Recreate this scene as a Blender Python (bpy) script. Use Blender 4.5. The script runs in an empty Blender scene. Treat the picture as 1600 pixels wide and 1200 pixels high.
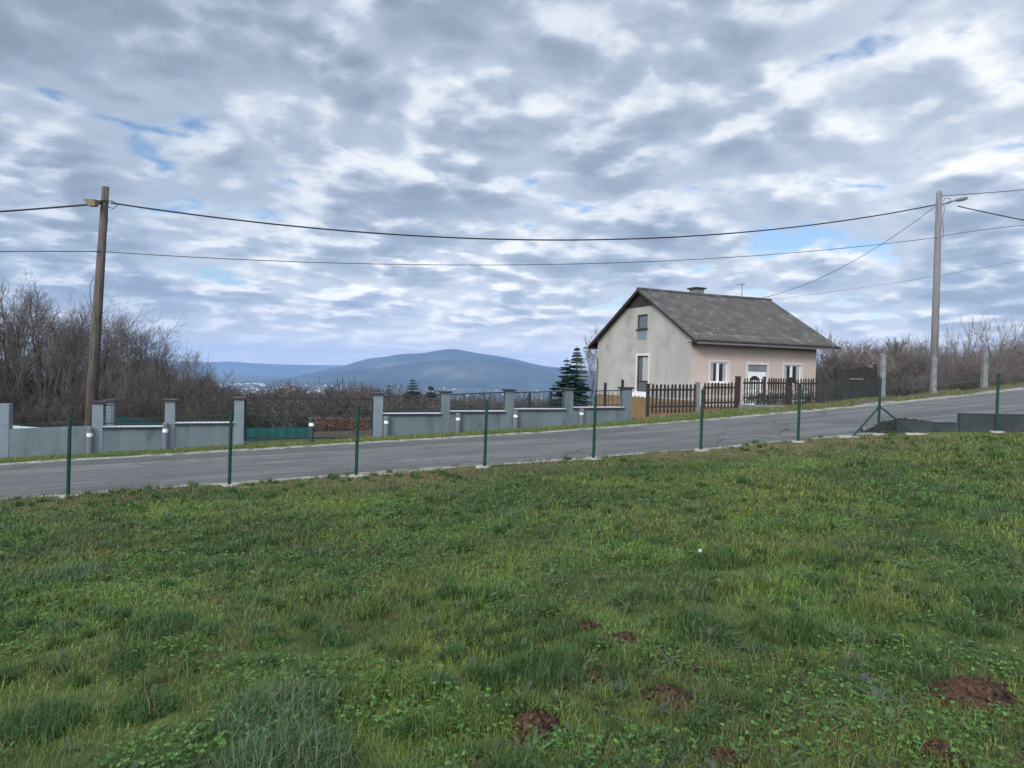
import bpy, bmesh, math, random
import numpy as np
from mathutils import Vector

# ------------------------------------------------------------------ camera, sky, sun, exposure
sc = bpy.context.scene
COL = sc.collection
R = math.radians
F, PITCH, ROLL, EYE = 1110.0, 0.015, 0.026, 1.6      # focal length in pixels of a 1600 wide frame

cam_data = bpy.data.cameras.new("camera")
cam_data.sensor_width = 36.0
cam_data.lens = 36.0 * F / 1600.0
cam_data.clip_start = 0.05
cam_data.clip_end = 60000.0
cam = bpy.data.objects.new("camera", cam_data)
COL.objects.link(cam)
from mathutils import Matrix
cam.matrix_world = (Matrix.Translation((0, 0, EYE)) @ Matrix.Rotation(R(90) - PITCH, 4, 'X')
                    @ Matrix.Rotation(ROLL, 4, 'Z'))
sc.camera = cam

SUN_EL, SUN_AZ = R(27), R(205)        # azimuth measured clockwise from +Y (behind the viewer, a little left)
SUN_DIR = Vector((math.sin(SUN_AZ) * math.cos(SUN_EL), math.cos(SUN_AZ) * math.cos(SUN_EL), math.sin(SUN_EL)))

world = bpy.data.worlds.new("World")
sc.world = world
world.use_nodes = True


class NT:
    """small helper to write node trees"""
    def __init__(self, tree):
        self.t = tree
        tree.nodes.clear()

    def n(self, kind, **kw):
        nd = self.t.nodes.new(kind)
        for k, v in kw.items():
            setattr(nd, k, v)
        return nd

    def set(self, sock, v):
        if hasattr(v, 'is_output'):
            self.t.links.new(v, sock)
        elif v is not None:
            if isinstance(v, (tuple, list)) and len(v) == 3 and sock.type == 'RGBA':
                v = (*v, 1)
            sock.default_value = v

    def math(self, op, a, b=None, c=None, clamp=False):
        nd = self.n('ShaderNodeMath', operation=op, use_clamp=clamp)
        for i, v in enumerate((a, b, c)):
            if v is not None:
                self.set(nd.inputs[i], v)
        return nd.outputs[0]

    def vmath(self, op, a, b=None):
        nd = self.n('ShaderNodeVectorMath', operation=op)
        self.set(nd.inputs[0], a)
        if b is not None:
            self.set(nd.inputs[1], b)
        return nd.outputs['Value' if op in ('DOT_PRODUCT', 'LENGTH') else 'Vector']

    def mix(self, f, a, b, blend='MIX'):
        nd = self.n('ShaderNodeMix', data_type='RGBA', blend_type=blend)
        self.set(nd.inputs[0], f)
        self.set(nd.inputs[6], a)
        self.set(nd.inputs[7], b)
        return nd.outputs[2]

    def noise(self, vec, scale, detail=4, rough=.5, dist=0., lac=2.0):
        nd = self.n('ShaderNodeTexNoise')
        if vec is not None:
            self.set(nd.inputs['Vector'], vec)
        nd.inputs['Scale'].default_value = scale
        nd.inputs['Detail'].default_value = detail
        nd.inputs['Roughness'].default_value = rough
        nd.inputs['Distortion'].default_value = dist
        nd.inputs['Lacunarity'].default_value = lac
        return nd.outputs['Fac']

    def rng(self, v, a, b, c=0., d=1., kind='SMOOTHSTEP'):
        nd = self.n('ShaderNodeMapRange', interpolation_type=kind)
        self.set(nd.inputs[0], v)
        for i, x in enumerate((a, b, c, d)):
            self.set(nd.inputs[1 + i], x)
        return nd.outputs[0]

    def ramp(self, f, stops):
        nd = self.n('ShaderNodeValToRGB')
        self.set(nd.inputs[0], f)
        cr = nd.color_ramp
        while len(cr.elements) < len(stops):
            cr.elements.new(.5)
        for e, (p, c) in zip(cr.elements, stops):
            e.position = p
            e.color = (*c, 1)
        return nd.outputs[0]


SKY_STRENGTH = 0.1
SKY_OX, SKY_OY = 12.0, 4.6
w = NT(world.node_tree)
out = w.n('ShaderNodeOutputWorld')
bg = w.n('ShaderNodeBackground')
bg.inputs['Strength'].default_value = SKY_STRENGTH
sky = w.n('ShaderNodeTexSky', sky_type='NISHITA')
sky.sun_disc = False
sky.sun_elevation = SUN_EL
sky.sun_rotation = SUN_AZ
sky.air_density = 1.0
sky.dust_density = 0.6
sky.ozone_density = 1.5
tc = w.n('ShaderNodeTexCoord')
dirv = tc.outputs['Generated']
sep = w.n('ShaderNodeSeparateXYZ')
w.set(sep.inputs[0], dirv)
zc = w.math('ADD', w.math('MAXIMUM', sep.outputs[2], 0.0), 0.19)
comb = w.n('ShaderNodeCombineXYZ')
w.set(comb.inputs[0], w.math('DIVIDE', sep.outputs[0], zc))
w.set(comb.inputs[1], w.math('DIVIDE', sep.outputs[1], zc))
comb.inputs[2].default_value = 3.7
p0 = w.vmath('ADD', comb.outputs[0], (SKY_OX, SKY_OY, 0.0))
# a cloud layer: broad masses broken into puffs
def layer(p):
    big = w.noise(p, 0.66, 2, .5)
    puff = w.noise(p, 1.75, 11, .60, .1)
    wn = w.n('ShaderNodeTexNoise'); wn.inputs['Scale'].default_value = 3.0; wn.inputs['Detail'].default_value = 4
    w.set(wn.inputs['Vector'], p)
    sc_ = w.n('ShaderNodeVectorMath', operation='SCALE'); sc_.inputs['Scale'].default_value = .36
    w.set(sc_.inputs[0], wn.outputs['Color'])
    q = w.vmath('ADD', p, sc_.outputs[0])
    lob = None
    for scale_, amp in ((3.3, .20), (8., .11)):
        v = w.n('ShaderNodeTexVoronoi', feature='F1')
        v.inputs['Scale'].default_value = scale_
        w.set(v.inputs['Vector'], q)
        t_ = w.math('MULTIPLY', w.math('SUBTRACT', .55, v.outputs['Distance']), amp)
        lob = t_ if lob is None else w.math('ADD', lob, t_)
    return w.math('ADD', w.math('ADD', w.math('MULTIPLY', puff, .56), w.math('MULTIPLY', big, .38)), w.math('ADD', lob, .01))
dens = layer(p0)
ahead = layer(w.vmath('ADD', p0, (0.03, 0.11, 0.0)))
lit = w.rng(w.math('SUBTRACT', ahead, dens), -.035, .10, 0, 1)
thick = w.rng(dens, .42, .62, 0, 1)
cover = w.rng(dens, .318, .395, 0, 1)
fine = w.noise(p0, 7.0, 7, .6, .2)
broad = w.noise(p0, .55, 1, .5)
val = w.math('ADD', w.math('MULTIPLY', lit, .32), w.math('SUBTRACT', .475, w.math('MULTIPLY', thick, .42)))
val = w.math('ADD', val, w.math('MULTIPLY', w.math('SUBTRACT', fine, .5), .30))
val = w.math('ADD', val, w.math('MULTIPLY', w.math('SUBTRACT', broad, .5), .60))
val = w.math('ADD', val, w.rng(sep.outputs[2], .02, .30, .14, 0.0))
K = 1 / SKY_STRENGTH
def sk(r, g, b, k=K):
    return (r * k, g * k, b * k)
ccol = w.ramp(val, [(0.0, (.215, .258, .325)), (.25, (.295, .352, .44)), (.50, (.415, .478, .57)), (.72, (.63, .67, .72)), (.98, (.96, .945, .91))])
ccol = w.vmath('SCALE', ccol)
ccol.node.inputs['Scale'].default_value = K
# the hidden sun brightens the cloud around it (behind the viewer)
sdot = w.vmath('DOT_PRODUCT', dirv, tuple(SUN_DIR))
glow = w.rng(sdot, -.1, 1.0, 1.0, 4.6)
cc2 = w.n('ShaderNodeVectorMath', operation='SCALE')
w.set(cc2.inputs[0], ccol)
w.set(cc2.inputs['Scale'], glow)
blue = w.mix(1.0, sky.outputs[0], (.95, 1.0, 1.08), 'MULTIPLY')
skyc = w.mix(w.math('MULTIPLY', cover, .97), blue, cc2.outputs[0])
# low band of pale air
hz = w.rng(sep.outputs[2], 0.0, .09, .75, 0.0)
skyc = w.mix(hz, skyc, sk(1.05, 1.0, .94))
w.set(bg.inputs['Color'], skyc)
w.t.links.new(bg.outputs[0], out.inputs['Surface'])

sun_d = bpy.data.lights.new("sun", 'SUN')
sun_d.energy = 1.5
sun_d.angle = R(14)
sun_d.color = (1.0, .95, .88)
sun = bpy.data.objects.new("sun", sun_d)
COL.objects.link(sun)
sun.location = (0, -20, 40)
sun.rotation_euler = (-SUN_DIR).to_track_quat('-Z', 'Y').to_euler()

sc.view_settings.view_transform = 'Standard'
sc.view_settings.look = 'None'
sc.view_settings.exposure = 0.33
sc.view_settings.gamma = 1.0
sc.cycles.max_bounces = 5
sc.cycles.volume_bounces = 0
sc.cycles.transparent_max_bounces = 8

rnd = random.Random(7)
nrng = np.random.default_rng(11)

# ------------------------------------------------------------------ measuring helpers
def ray(x, y):
    """pixel of the 1600x1200 photograph -> (X, dz) per metre of depth"""
    c, s = math.cos(ROLL), math.sin(ROLL)
    dx, dy = x - 800, y - 600
    X = (dx * c + dy * s) / F
    up = -(-dx * s + dy * c) / F
    yy = math.cos(PITCH) + up * math.sin(PITCH)
    zz = up * math.cos(PITCH) - math.sin(PITCH)
    return X / yy, zz / yy

def at(x, y, D):
    r = ray(x, y)
    return Vector((r[0] * D, D, EYE + r[1] * D))

ROAD_A = R(16.1)
U = (math.cos(ROAD_A), math.sin(ROAD_A))
N = (-math.sin(ROAD_A), math.cos(ROAD_A))
def sn(s, n):
    return s * U[0] + n * N[0], s * U[1] + n * N[1]
def to_sn(x, y):
    return x * U[0] + y * U[1], x * N[0] + y * N[1]
def onn(x, y, n):
    """pixel on the vertical plane parallel to the road at offset n -> (s, z)"""
    r = ray(x, y)
    D = n / (r[0] * N[0] + N[1])
    return to_sn(r[0] * D, D)[0], EYE + r[1] * D

ZK = np.array([(-20000, -60), (-400, -30), (-60, -4.2), (-20, -1.7), (-12, -1.17), (-7, -.86), (-4, -.69), (-1.5, -.54), (3, -.285), (8, .02), (12.5, .37),
               (16.8, .73), (19, .94), (24.5, 1.51), (30, 2.05), (45, 3.1), (80, 4.3), (400, 5), (20000, 5)])
_ss = np.arange(-80, 100, .25)
_zz = np.interp(_ss, ZK[:, 0], ZK[:, 1])
for _ in range(3):
    _zz = np.convolve(np.pad(_zz, 6, mode='edge'), np.ones(13) / 13, 'valid')
def zr(s):
    s = np.asarray(s, float)
    return np.where((s > -78) & (s < 98), np.interp(s, _ss, _zz), np.interp(s, ZK[:, 0], ZK[:, 1]))

def sstep(a, b, x):
    t = np.clip((np.asarray(x, float) - a) / (b - a), 0, 1)
    return t * t * (3 - 2 * t)

_tab = np.random.default_rng(3).random((256, 256))
def vnoise(x, y):
    x = np.asarray(x, float); y = np.asarray(y, float)
    xi = np.floor(x).astype(int); yi = np.floor(y).astype(int)
    fx = x - xi; fy = y - yi
    fx = fx * fx * (3 - 2 * fx); fy = fy * fy * (3 - 2 * fy)
    g = lambda a, b: _tab[a & 255, b & 255]
    return (g(xi, yi) * (1 - fx) + g(xi + 1, yi) * fx) * (1 - fy) + (g(xi, yi + 1) * (1 - fx) + g(xi + 1, yi + 1) * fx) * fy
def fbm(x, y, o=4):
    t = 0; a = .5; tot = 0
    for i in range(o):
        t = t + a * vnoise(np.asarray(x) * 2 ** i + 17.3 * i, np.asarray(y) * 2 ** i + 5.1 * i)
        tot += a; a *= .5
    return t / tot

N_FENCE, N_NEAR, N_FAR, N_WALL = 13.5, 13.95, 19.1, 20.6
# low retaining wall line to the right of the corner post
P8 = Vector((8.55, 16.52)); SIDE = Vector((.967, -.255)).normalized()

def ground(x, y):
    s, n = to_sn(np.asarray(x, float), np.asarray(y, float))
    z = zr(s)
    # lawn: from the viewer's feet to the fence
    zl = 0.035 * np.clip(s, -40, 40) + 0.0
    # behind the fence's side run the lawn meets a wall: use the side line there
    t = np.clip(n / (N_FENCE - .1), -3, 1)
    t = np.where(t > 0, t ** 1.1 if np.isscalar(t) else np.sign(t) * np.abs(t) ** 1.1, t * .4)
    lawn = zl * (1 - t) + z * t
    bump = (fbm(x * .55, y * .55, 3) - .5) * .16 * sstep(13.2, 11.5, n) + (fbm(x * 2.1 + 9, y * 2.1, 2) - .5) * .05 * sstep(13.3, 12.5, n)
    near = np.where(n < N_FENCE, lawn + bump, z)
    q = np.clip(n - N_WALL - .2, 0, None)
    k = 1 - .75 * sstep(.16, .36, np.asarray(x, float) / np.maximum(np.asarray(y, float), 8))
    drop = np.where(q < 15, .07 * q, 1.05 + .12 * (q - 15))
    far = zr(s * np.where(n > N_WALL + .2, (N_WALL + .2) / np.maximum(n, 1), 1)) - k * drop
    wob = (fbm(x * .02, y * .02, 3) - .5) * 5 * sstep(30, 160, q)
    h = np.where(q > 0, far + wob, near)
    # settle on the plain
    floor_z = -200 + (fbm(x * .0006, y * .0006, 3) - .5) * 24
    h = np.where(h < floor_z + 30, floor_z + 30 * np.exp((np.minimum(h, floor_z + 30) - floor_z - 30) / 30), h)
    return h
def gz(x, y):
    return float(ground(np.array([x]), np.array([y]))[0])

# ------------------------------------------------------------------ object helpers
def props(o, label=None, cat=None, group=None, kind=None):
    if label: o['label'] = label
    if cat: o['category'] = cat
    if group: o['group'] = group
    if kind: o['kind'] = kind
    return o

def thing(name, label, cat, loc=(0, 0, 0), rotz=0, group=None):
    o = bpy.data.objects.new(name, None)
    o.empty_display_size = .2
    COL.objects.link(o)
    o.location = loc
    o.rotation_euler = (0, 0, rotz)
    return props(o, label, cat, group)

def frame_of(loc, rotz):
    return Matrix.Translation(loc) @ Matrix.Rotation(rotz, 4, 'Z')

class MB:
    def __init__(self):
        self.v = []; self.f = []
    def add(self, vs, fs):
        b = len(self.v)
        self.v.extend([tuple(p) for p in vs])
        self.f.extend([tuple(b + i for i in q) for q in fs])
        return self
    def box(self, lo, hi):
        x0, y0, z0 = lo; x1, y1, z1 = hi
        vs = [(x0, y0, z0), (x1, y0, z0), (x1, y1, z0), (x0, y1, z0), (x0, y0, z1), (x1, y0, z1), (x1, y1, z1), (x0, y1, z1)]
        return self.add(vs, [(0, 3, 2, 1), (4, 5, 6, 7), (0, 1, 5, 4), (1, 2, 6, 5), (2, 3, 7, 6), (3, 0, 4, 7)])
    def obox(self, a, b, half_w, z0a, z1a, z0b=None, z1b=None, back=None):
        """upright slab from plan point a to b; half_w each side (or back: thickness only to the left)"""
        z0b = z0a if z0b is None else z0b; z1b = z1a if z1b is None else z1b
        d = Vector((b[0] - a[0], b[1] - a[1])).normalized(); q = Vector((-d.y, d.x))
        l, r_ = (half_w, half_w) if back is None else (back, half_w)
        vs = []
        for (p, z0, z1) in ((a, z0a, z1a), (b, z0b, z1b)):
            for z in (z0, z1):
                vs.append((p[0] - q.x * r_, p[1] - q.y * r_, z)); vs.append((p[0] + q.x * l, p[1] + q.y * l, z))
        return self.add(vs, [(0, 1, 5, 4), (2, 6, 7, 3), (0, 4, 6, 2), (1, 3, 7, 5), (0, 2, 3, 1), (4, 5, 7, 6)])
    def tube(self, pts, rad, sides=6, caps=True):
        pts = [Vector(p) for p in pts]
        if not isinstance(rad, (list, tuple)): rad = [rad] * len(pts)
        base = len(self.v); prev = None
        for i, p in enumerate(pts):
            d = (pts[min(i + 1, len(pts) - 1)] - pts[max(i - 1, 0)])
            if d.length < 1e-9: d = Vector((0, 0, 1))
            d.normalize()
            if prev is None:
                x = d.orthogonal().normalized()
            else:
                x = (prev - d * prev.dot(d))
                x = x.normalized() if x.length > 1e-6 else d.orthogonal().normalized()
            prev = x; y = d.cross(x)
            for k in range(sides):
                a = 2 * math.pi * k / sides
                self.v.append(tuple(p + (x * math.cos(a) + y * math.sin(a)) * rad[i]))
        for i in range(len(pts) - 1):
            for k in range(sides):
                a = base + i * sides + k; b = base + i * sides + (k + 1) % sides
                self.f.append((a, b, b + sides, a + sides))
        if caps:
            self.f.append(tuple(base + k for k in reversed(range(sides))))
            e = base + (len(pts) - 1) * sides
            self.f.append(tuple(e + k for k in range(sides)))
        return self
    def prism(self, poly, o, ax, ay, az, thick):
        """poly of (u,v) laid on axes ax,ay from o, extruded by thick along az"""
        o, ax, ay, az = Vector(o), Vector(ax), Vector(ay), Vector(az)
        n = len(poly)
        vs = [o + ax * a + ay * b for a, b in poly] + [o + ax * a + ay * b + az * thick for a, b in poly]
        fs = [tuple(reversed(range(n))), tuple(range(n, 2 * n))] + [(i, (i + 1) % n, n + (i + 1) % n, n + i) for i in range(n)]
        return self.add(vs, fs)
    def build(self, name, mat, parent=None, smooth=False, local=True):
        """local: vertices are given in the parent's own frame; else in world space"""
        me = bpy.data.meshes.new(name)
        vs = self.v
        if parent is not None and not local:
            mw = frame_of(parent.location, parent.rotation_euler.z); up_ = parent.parent
            while up_ is not None:
                mw = frame_of(up_.location, up_.rotation_euler.z) @ mw; up_ = up_.parent
            inv = mw.inverted()
            vs = [tuple(inv @ Vector(p)) for p in vs]
        me.from_pydata(vs, [], self.f)
        me.update()
        if mat: me.materials.append(mat)
        if smooth: me.polygons.foreach_set('use_smooth', [True] * len(me.polygons))
        o = bpy.data.objects.new(name, me)
        COL.objects.link(o)
        if parent is not None: o.parent = parent
        return o

def np_mesh(name, verts, faces_flat, counts, mat, colors=None, smooth=False):
    """fast mesh from numpy; colors: per-vertex RGB stored as the attribute 'tint'"""
    me = bpy.data.meshes.new(name)
    nv = len(verts); nl = len(faces_flat); nf = len(counts)
    me.vertices.add(nv); me.loops.add(nl); me.polygons.add(nf)
    me.vertices.foreach_set('co', np.ascontiguousarray(verts, np.float32).ravel())
    me.loops.foreach_set('vertex_index', np.ascontiguousarray(faces_flat, np.int32))
    st = np.zeros(nf, np.int32); st[1:] = np.cumsum(counts)[:-1]
    me.polygons.foreach_set('loop_start', st)
    me.update(calc_edges=True)
    if smooth: me.polygons.foreach_set('use_smooth', np.ones(nf, bool))
    if colors is not None:
        at_ = me.color_attributes.new('tint', 'FLOAT_COLOR', 'POINT')
        c4 = np.ones((nv, 4), np.float32); c4[:, :3] = colors
        at_.data.foreach_set('color', c4.ravel())
    if mat: me.materials.append(mat)
    o = bpy.data.objects.new(name, me)
    COL.objects.link(o)
    return o

def copy_thing(root, loc, rotz, scale=1.0, label=None, group=None):
    c = root.copy(); COL.objects.link(c)
    c.location = loc; c.rotation_euler = (0, 0, rotz)
    c.scale = (scale, scale, scale) if not isinstance(scale, (tuple, list)) else scale
    if label: c['label'] = label
    if group: c['group'] = group
    for ch in list(root.children):
        d = ch.copy(); COL.objects.link(d); d.parent = c
        for g in list(ch.children):
            e = g.copy(); COL.objects.link(e); e.parent = d
    return c

# ------------------------------------------------------------------ materials
def mat(name, col, rough=.8, var=.0, vscale=6., col2=None, c2scale=3., c2lo=.5, c2hi=.65, bump=0., bscale=40., metal=0., spec=.3, stretch=None, attr=None, detail=5, trans=0.):
    m = bpy.data.materials.new(name); m.use_nodes = True
    t = NT(m.node_tree)
    o = t.n('ShaderNodeOutputMaterial'); b = t.n('ShaderNodeBsdfPrincipled')
    t.t.links.new(b.outputs[0], o.inputs['Surface'])
    tcn = t.n('ShaderNodeTexCoord'); vec = tcn.outputs['Object']
    if stretch:
        mp = t.n('ShaderNodeMapping'); mp.inputs['Scale'].default_value = stretch
        t.set(mp.inputs[0], vec); vec = mp.outputs[0]
    if attr:
        a = t.n('ShaderNodeAttribute', attribute_name=attr); c = a.outputs['Color']
    else:
        c = col
    if col2 is not None:
        c = t.mix(t.rng(t.noise(vec, c2scale, detail, .6), c2lo, c2hi), c, col2)
    if var:
        f = t.rng(t.noise(vec, vscale, 5, .62), .25, .75, 1 - var, 1 + var)
        hs = t.n('ShaderNodeHueSaturation'); t.set(hs.inputs['Value'], f); t.set(hs.inputs['Color'], c); c = hs.outputs[0]
    t.set(b.inputs['Base Color'], c)
    b.inputs['Roughness'].default_value = rough
    b.inputs['Metallic'].default_value = metal
    b.inputs['Specular IOR Level'].default_value = spec
    if trans:
        b.inputs['Subsurface Weight'].default_value = 0
    if bump:
        bn = t.n('ShaderNodeBump'); bn.inputs['Strength'].default_value = min(1, bump); bn.inputs['Distance'].default_value = .01 * max(1, bump)
        t.set(bn.inputs['Height'], t.noise(vec, bscale, 6, .6)); t.t.links.new(bn.outputs[0], b.inputs['Normal'])
    return m

M = {}
M['green_paint'] = mat('green powder coat', (.004, .036, .025), .5, .12, 20, spec=.3)
M['wire'] = mat('green coated wire', (.06, .11, .085), .6)
M['footing'] = mat('pale concrete', (.33, .31, .28), .9, .25, 18, bump=.6)
M['wall_paint'] = mat('blue grey wall render', (.122, .147, .157), .88, .14, 1.0, (.074, .085, .084), 1.5, .48, .74, bump=.35, bscale=90, stretch=(1.6, 1.6, .55), detail=8)
M['pillar_paint'] = mat('pale blue grey render', (.165, .192, .215), .85, .10, 2, bump=.3, bscale=90)
M['coping'] = mat('dark coping stone', (.03, .028, .033), .35, .2, 8)
M['coping_edge'] = mat('pale metal drip edge', (.55, .57, .60), .4, .1, 10)
M['black_metal'] = mat('black painted steel', (.018, .019, .022), .5, .15, 12)
M['grey_post'] = mat('grey bollard body', (.13, .14, .155), .55, .1, 12)
M['dark_post'] = mat('dark bollard body', (.03, .04, .045), .5, .1, 12)
M['diffuser'] = mat('white diffuser', (.72, .74, .74), .4)
M['gable'] = mat('weathered grey render', (.35, .333, .292), .95, .13, .7, (.262, .252, .222), .9, .49, .74, bump=.5, bscale=60, detail=8)
M['pink'] = mat('pale pink render', (.50, .40, .34), .92, .08, .8, (.43, .335, .295), .8, .54, .75, bump=.3, bscale=80)
M['plinth'] = mat('ochre plinth', (.20, .12, .056), .9, .15, 2, bump=.3)
M['white'] = mat('white trim paint', (.74, .73, .70), .6, .06, 5)
M['brown_wood'] = mat('dark brown window wood', (.045, .022, .017), .55, .2, 8)
M['soffit'] = mat('dark stained boards', (.035, .022, .022), .8, .35, 5, stretch=(9, 9, .7))
M['cladding'] = mat('weathered dark gable boards', (.032, .026, .025), .85, .5, 4, (.085, .07, .062), 5, .55, .75, stretch=(6, 6, .5))
M['verge'] = mat('dark red bargeboard', (.028, .010, .012), .6, .25, 6)
M['metal_roofline'] = mat('dull zinc', (.16, .15, .15), .45, .15, 8, metal=.3)
M['trim'] = mat('pale pink window trim', (.58, .52, .475), .75, .06, 4)
M['thin_wire'] = mat('rusty fence wire', (.09, .085, .085), .8)
M['curtain'] = mat('white curtain', (.34, .335, .32), .9, .15, 6)
M['interior'] = mat('dark room', (.02, .02, .022), .9)
M['picket_dark'] = mat('weathered dark brown picket', (.033, .024, .021), .85, .5, 6, stretch=(1, 1, .25))
M['picket_red'] = mat('red brown stained wood', (.046, .019, .018), .75, .35, 6, stretch=(1, 1, .3))
M['picket_grey'] = mat('grey brown old picket', (.038, .033, .032), .9, .4, 6, stretch=(1, 1, .25))
M['concrete'] = mat('weathered concrete', (.19, .19, .19), .92, .2, 3, (.12, .12, .115), 2.2, .5, .7, bump=.5, bscale=50)
M['dark_concrete'] = mat('damp dark concrete', (.040, .043, .046), .9, .3, 2.5, (.026, .029, .029), 2., .5, .7, bump=.6, bscale=40)
M['pole_wood'] = mat('weathered pole timber', (.098, .080, .064), .9, .4, 5, (.055, .044, .036), 4, .5, .7, stretch=(4, 4, .35), bump=.6, bscale=30)
M['pole_conc'] = mat('grey pole timber', (.19, .172, .17), .9, .25, 5, stretch=(4, 4, .3), bump=.4, bscale=30)
M['cable'] = mat('black cable', (.018, .018, .022), .6)
M['lamp_shell'] = mat('old lamp housing', (.20, .17, .09), .6, .2, 9)
M['lamp_glass'] = mat('lamp glass', (.38, .36, .26), .2, spec=.5)

def road_mat():
    m = bpy.data.materials.new('worn asphalt'); m.use_nodes = True
    t = NT(m.node_tree)
    o = t.n('ShaderNodeOutputMaterial'); b = t.n('ShaderNodeBsdfPrincipled')
    t.t.links.new(b.outputs[0], o.inputs['Surface'])
    tcn = t.n('ShaderNodeTexCoord'); mp = t.n('ShaderNodeMapping')
    mp.inputs['Rotation'].default_value = (0, 0, -ROAD_A_)
    t.set(mp.inputs[0], tcn.outputs['Object']); v = mp.outputs[0]          # x along the road, y across
    st = t.n('ShaderNodeMapping'); st.inputs['Scale'].default_value = (.12, 1.6, 1); t.set(st.inputs[0], v)
    streak = t.noise(st.outputs[0], 1.6, 5, .6)
    c = t.mix(t.rng(streak, .35, .68), (.094, .091, .088), (.155, .150, .144))
    c = t.mix(t.math('MULTIPLY', t.rng(t.noise(v, .55, 6, .65, .4), .50, .62), .55), c, (.088, .085, .083))
    c = t.mix(t.math('MULTIPLY', t.rng(t.noise(v, 1.9, 6, .65), .58, .70), .5), c, (.21, .20, .19))
    vo = t.n('ShaderNodeTexVoronoi', feature='DISTANCE_TO_EDGE'); vo.inputs['Scale'].default_value = .62
    wn = t.n('ShaderNodeTexNoise'); wn.inputs['Scale'].default_value = 1.4; wn.inputs['Detail'].default_value = 5; t.set(wn.inputs['Vector'], v)
    t.set(vo.inputs['Vector'], t.mix(.35, v, wn.outputs['Color'], 'LINEAR_LIGHT'))
    crack = t.math('MULTIPLY', t.rng(vo.outputs['Distance'], .004, .016, 1, 0), t.rng(t.noise(v, .3, 2), .48, .6))
    c = t.mix(crack, c, (.045, .043, .042))
    grain = t.rng(t.noise(v, 60, 3, .7), .25, .75, .78, 1.22)
    hs = t.n('ShaderNodeHueSaturation'); t.set(hs.inputs['Value'], grain); t.set(hs.inputs['Color'], c)
    t.set(b.inputs['Base Color'], hs.outputs[0])
    b.inputs['Roughness'].default_value = .92; b.inputs['Specular IOR Level'].default_value = .25
    bn = t.n('ShaderNodeBump'); bn.inputs['Strength'].default_value = .8; bn.inputs['Distance'].default_value = .008
    t.set(bn.inputs['Height'], t.noise(v, 110, 4, .7)); t.t.links.new(bn.outputs[0], b.inputs['Normal'])
    return m
ROAD_A_ = R(16.1)
M['asphalt'] = road_mat()
M['patch'] = mat('darker asphalt patch', (.095, .092, .09), .9, .2, 2, bump=.8, bscale=120)
M['gravel'] = mat('pale gravel', (.30, .28, .245), .95, .5, 30, (.13, .12, .075), 3.5, .45, .6, bump=1., bscale=60)
M['bark'] = mat('grey brown bark', (.095, .080, .068), .95, .35, 7, stretch=(3, 3, .6))
M['twig'] = mat('brown twigs', (.098, .083, .071), .95, .25, 1.5)
M['brush'] = mat('brown brushwood', (.070, .059, .050), .95, .4, .9)
M['hedge_twig'] = mat('grey brown hedge twigs', (.13, .108, .094), .95, .3, .9)
M['far_twig'] = mat('far brown crowns', (.078, .060, .048), .95, .35, .4)
M['rust_leaf'] = mat('rusty dead leaves', (.15, .062, .034), .9, .45, 9)
M['pale_twig'] = mat('pale birch twigs', (.19, .165, .14), .95, .2, 3)
M['needle'] = mat('spruce needles', (.022, .048, .038), .8, .45, 2.2)
M['teal'] = mat('teal privacy screen', (.012, .105, .095), .7, .2, 3)
M['shed_roof'] = mat('pale green sheet roof', (.34, .42, .36), .6, .12, 2)
M['earth'] = mat('red brown loose earth', (.070, .040, .027), 1., .55, 30, (.032, .022, .017), 12, .5, .65, bump=1., bscale=70, spec=.05)
M['dark_earth'] = mat('dark damp soil', (.026, .023, .02), 1., .4, 12, bump=1., bscale=30, spec=.1)
M['stone'] = mat('grey field stone', (.065, .062, .06), .9, .3, 12, bump=.6)
M['litter'] = mat('pale litter', (.62, .60, .55), .8, .15, 20)

# glass that reflects the sky over a dim room
def glass(name, col, rough=.06):
    m = bpy.data.materials.new(name); m.use_nodes = True
    b = m.node_tree.nodes['Principled BSDF']
    b.inputs['Base Color'].default_value = (*col, 1); b.inputs['Roughness'].default_value = rough
    b.inputs['Specular IOR Level'].default_value = .6
    return m
M['glass'] = glass('window glass', (.03, .033, .037))
M['glass_pale'] = glass('dim window glass', (.10, .108, .112), .10)

# grass blades: the tint is each blade's own colour
def leaf_mat(name):
    m = bpy.data.materials.new(name); m.use_nodes = True
    t = NT(m.node_tree)
    o = t.n('ShaderNodeOutputMaterial'); b = t.n('ShaderNodeBsdfPrincipled')
    a = t.n('ShaderNodeAttribute', attribute_name='tint')
    t.set(b.inputs['Base Color'], a.outputs['Color'])
    b.inputs['Roughness'].default_value = .55; b.inputs['Specular IOR Level'].default_value = .25
    tr = t.n('ShaderNodeBsdfTranslucent'); t.set(tr.inputs['Color'], a.outputs['Color'])
    mx = t.n('ShaderNodeMixShader'); mx.inputs[0].default_value = .3
    t.t.links.new(b.outputs[0], mx.inputs[1]); t.t.links.new(tr.outputs[0], mx.inputs[2])
    t.t.links.new(mx.outputs[0], o.inputs['Surface'])
    return m
M['blade'] = leaf_mat('grass blade')
M['leaf'] = leaf_mat('broad leaf')
M['ground'] = mat('soil and sward', (1, 1, 1), .95, .35, 5, attr='tint', bump=.8, bscale=25, spec=.1)
M['hill'] = mat('wooded hill', (.045, .055, .042), 1., .45, .0016, (.095, .095, .07), .0007, .5, .64, spec=0.)

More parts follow.
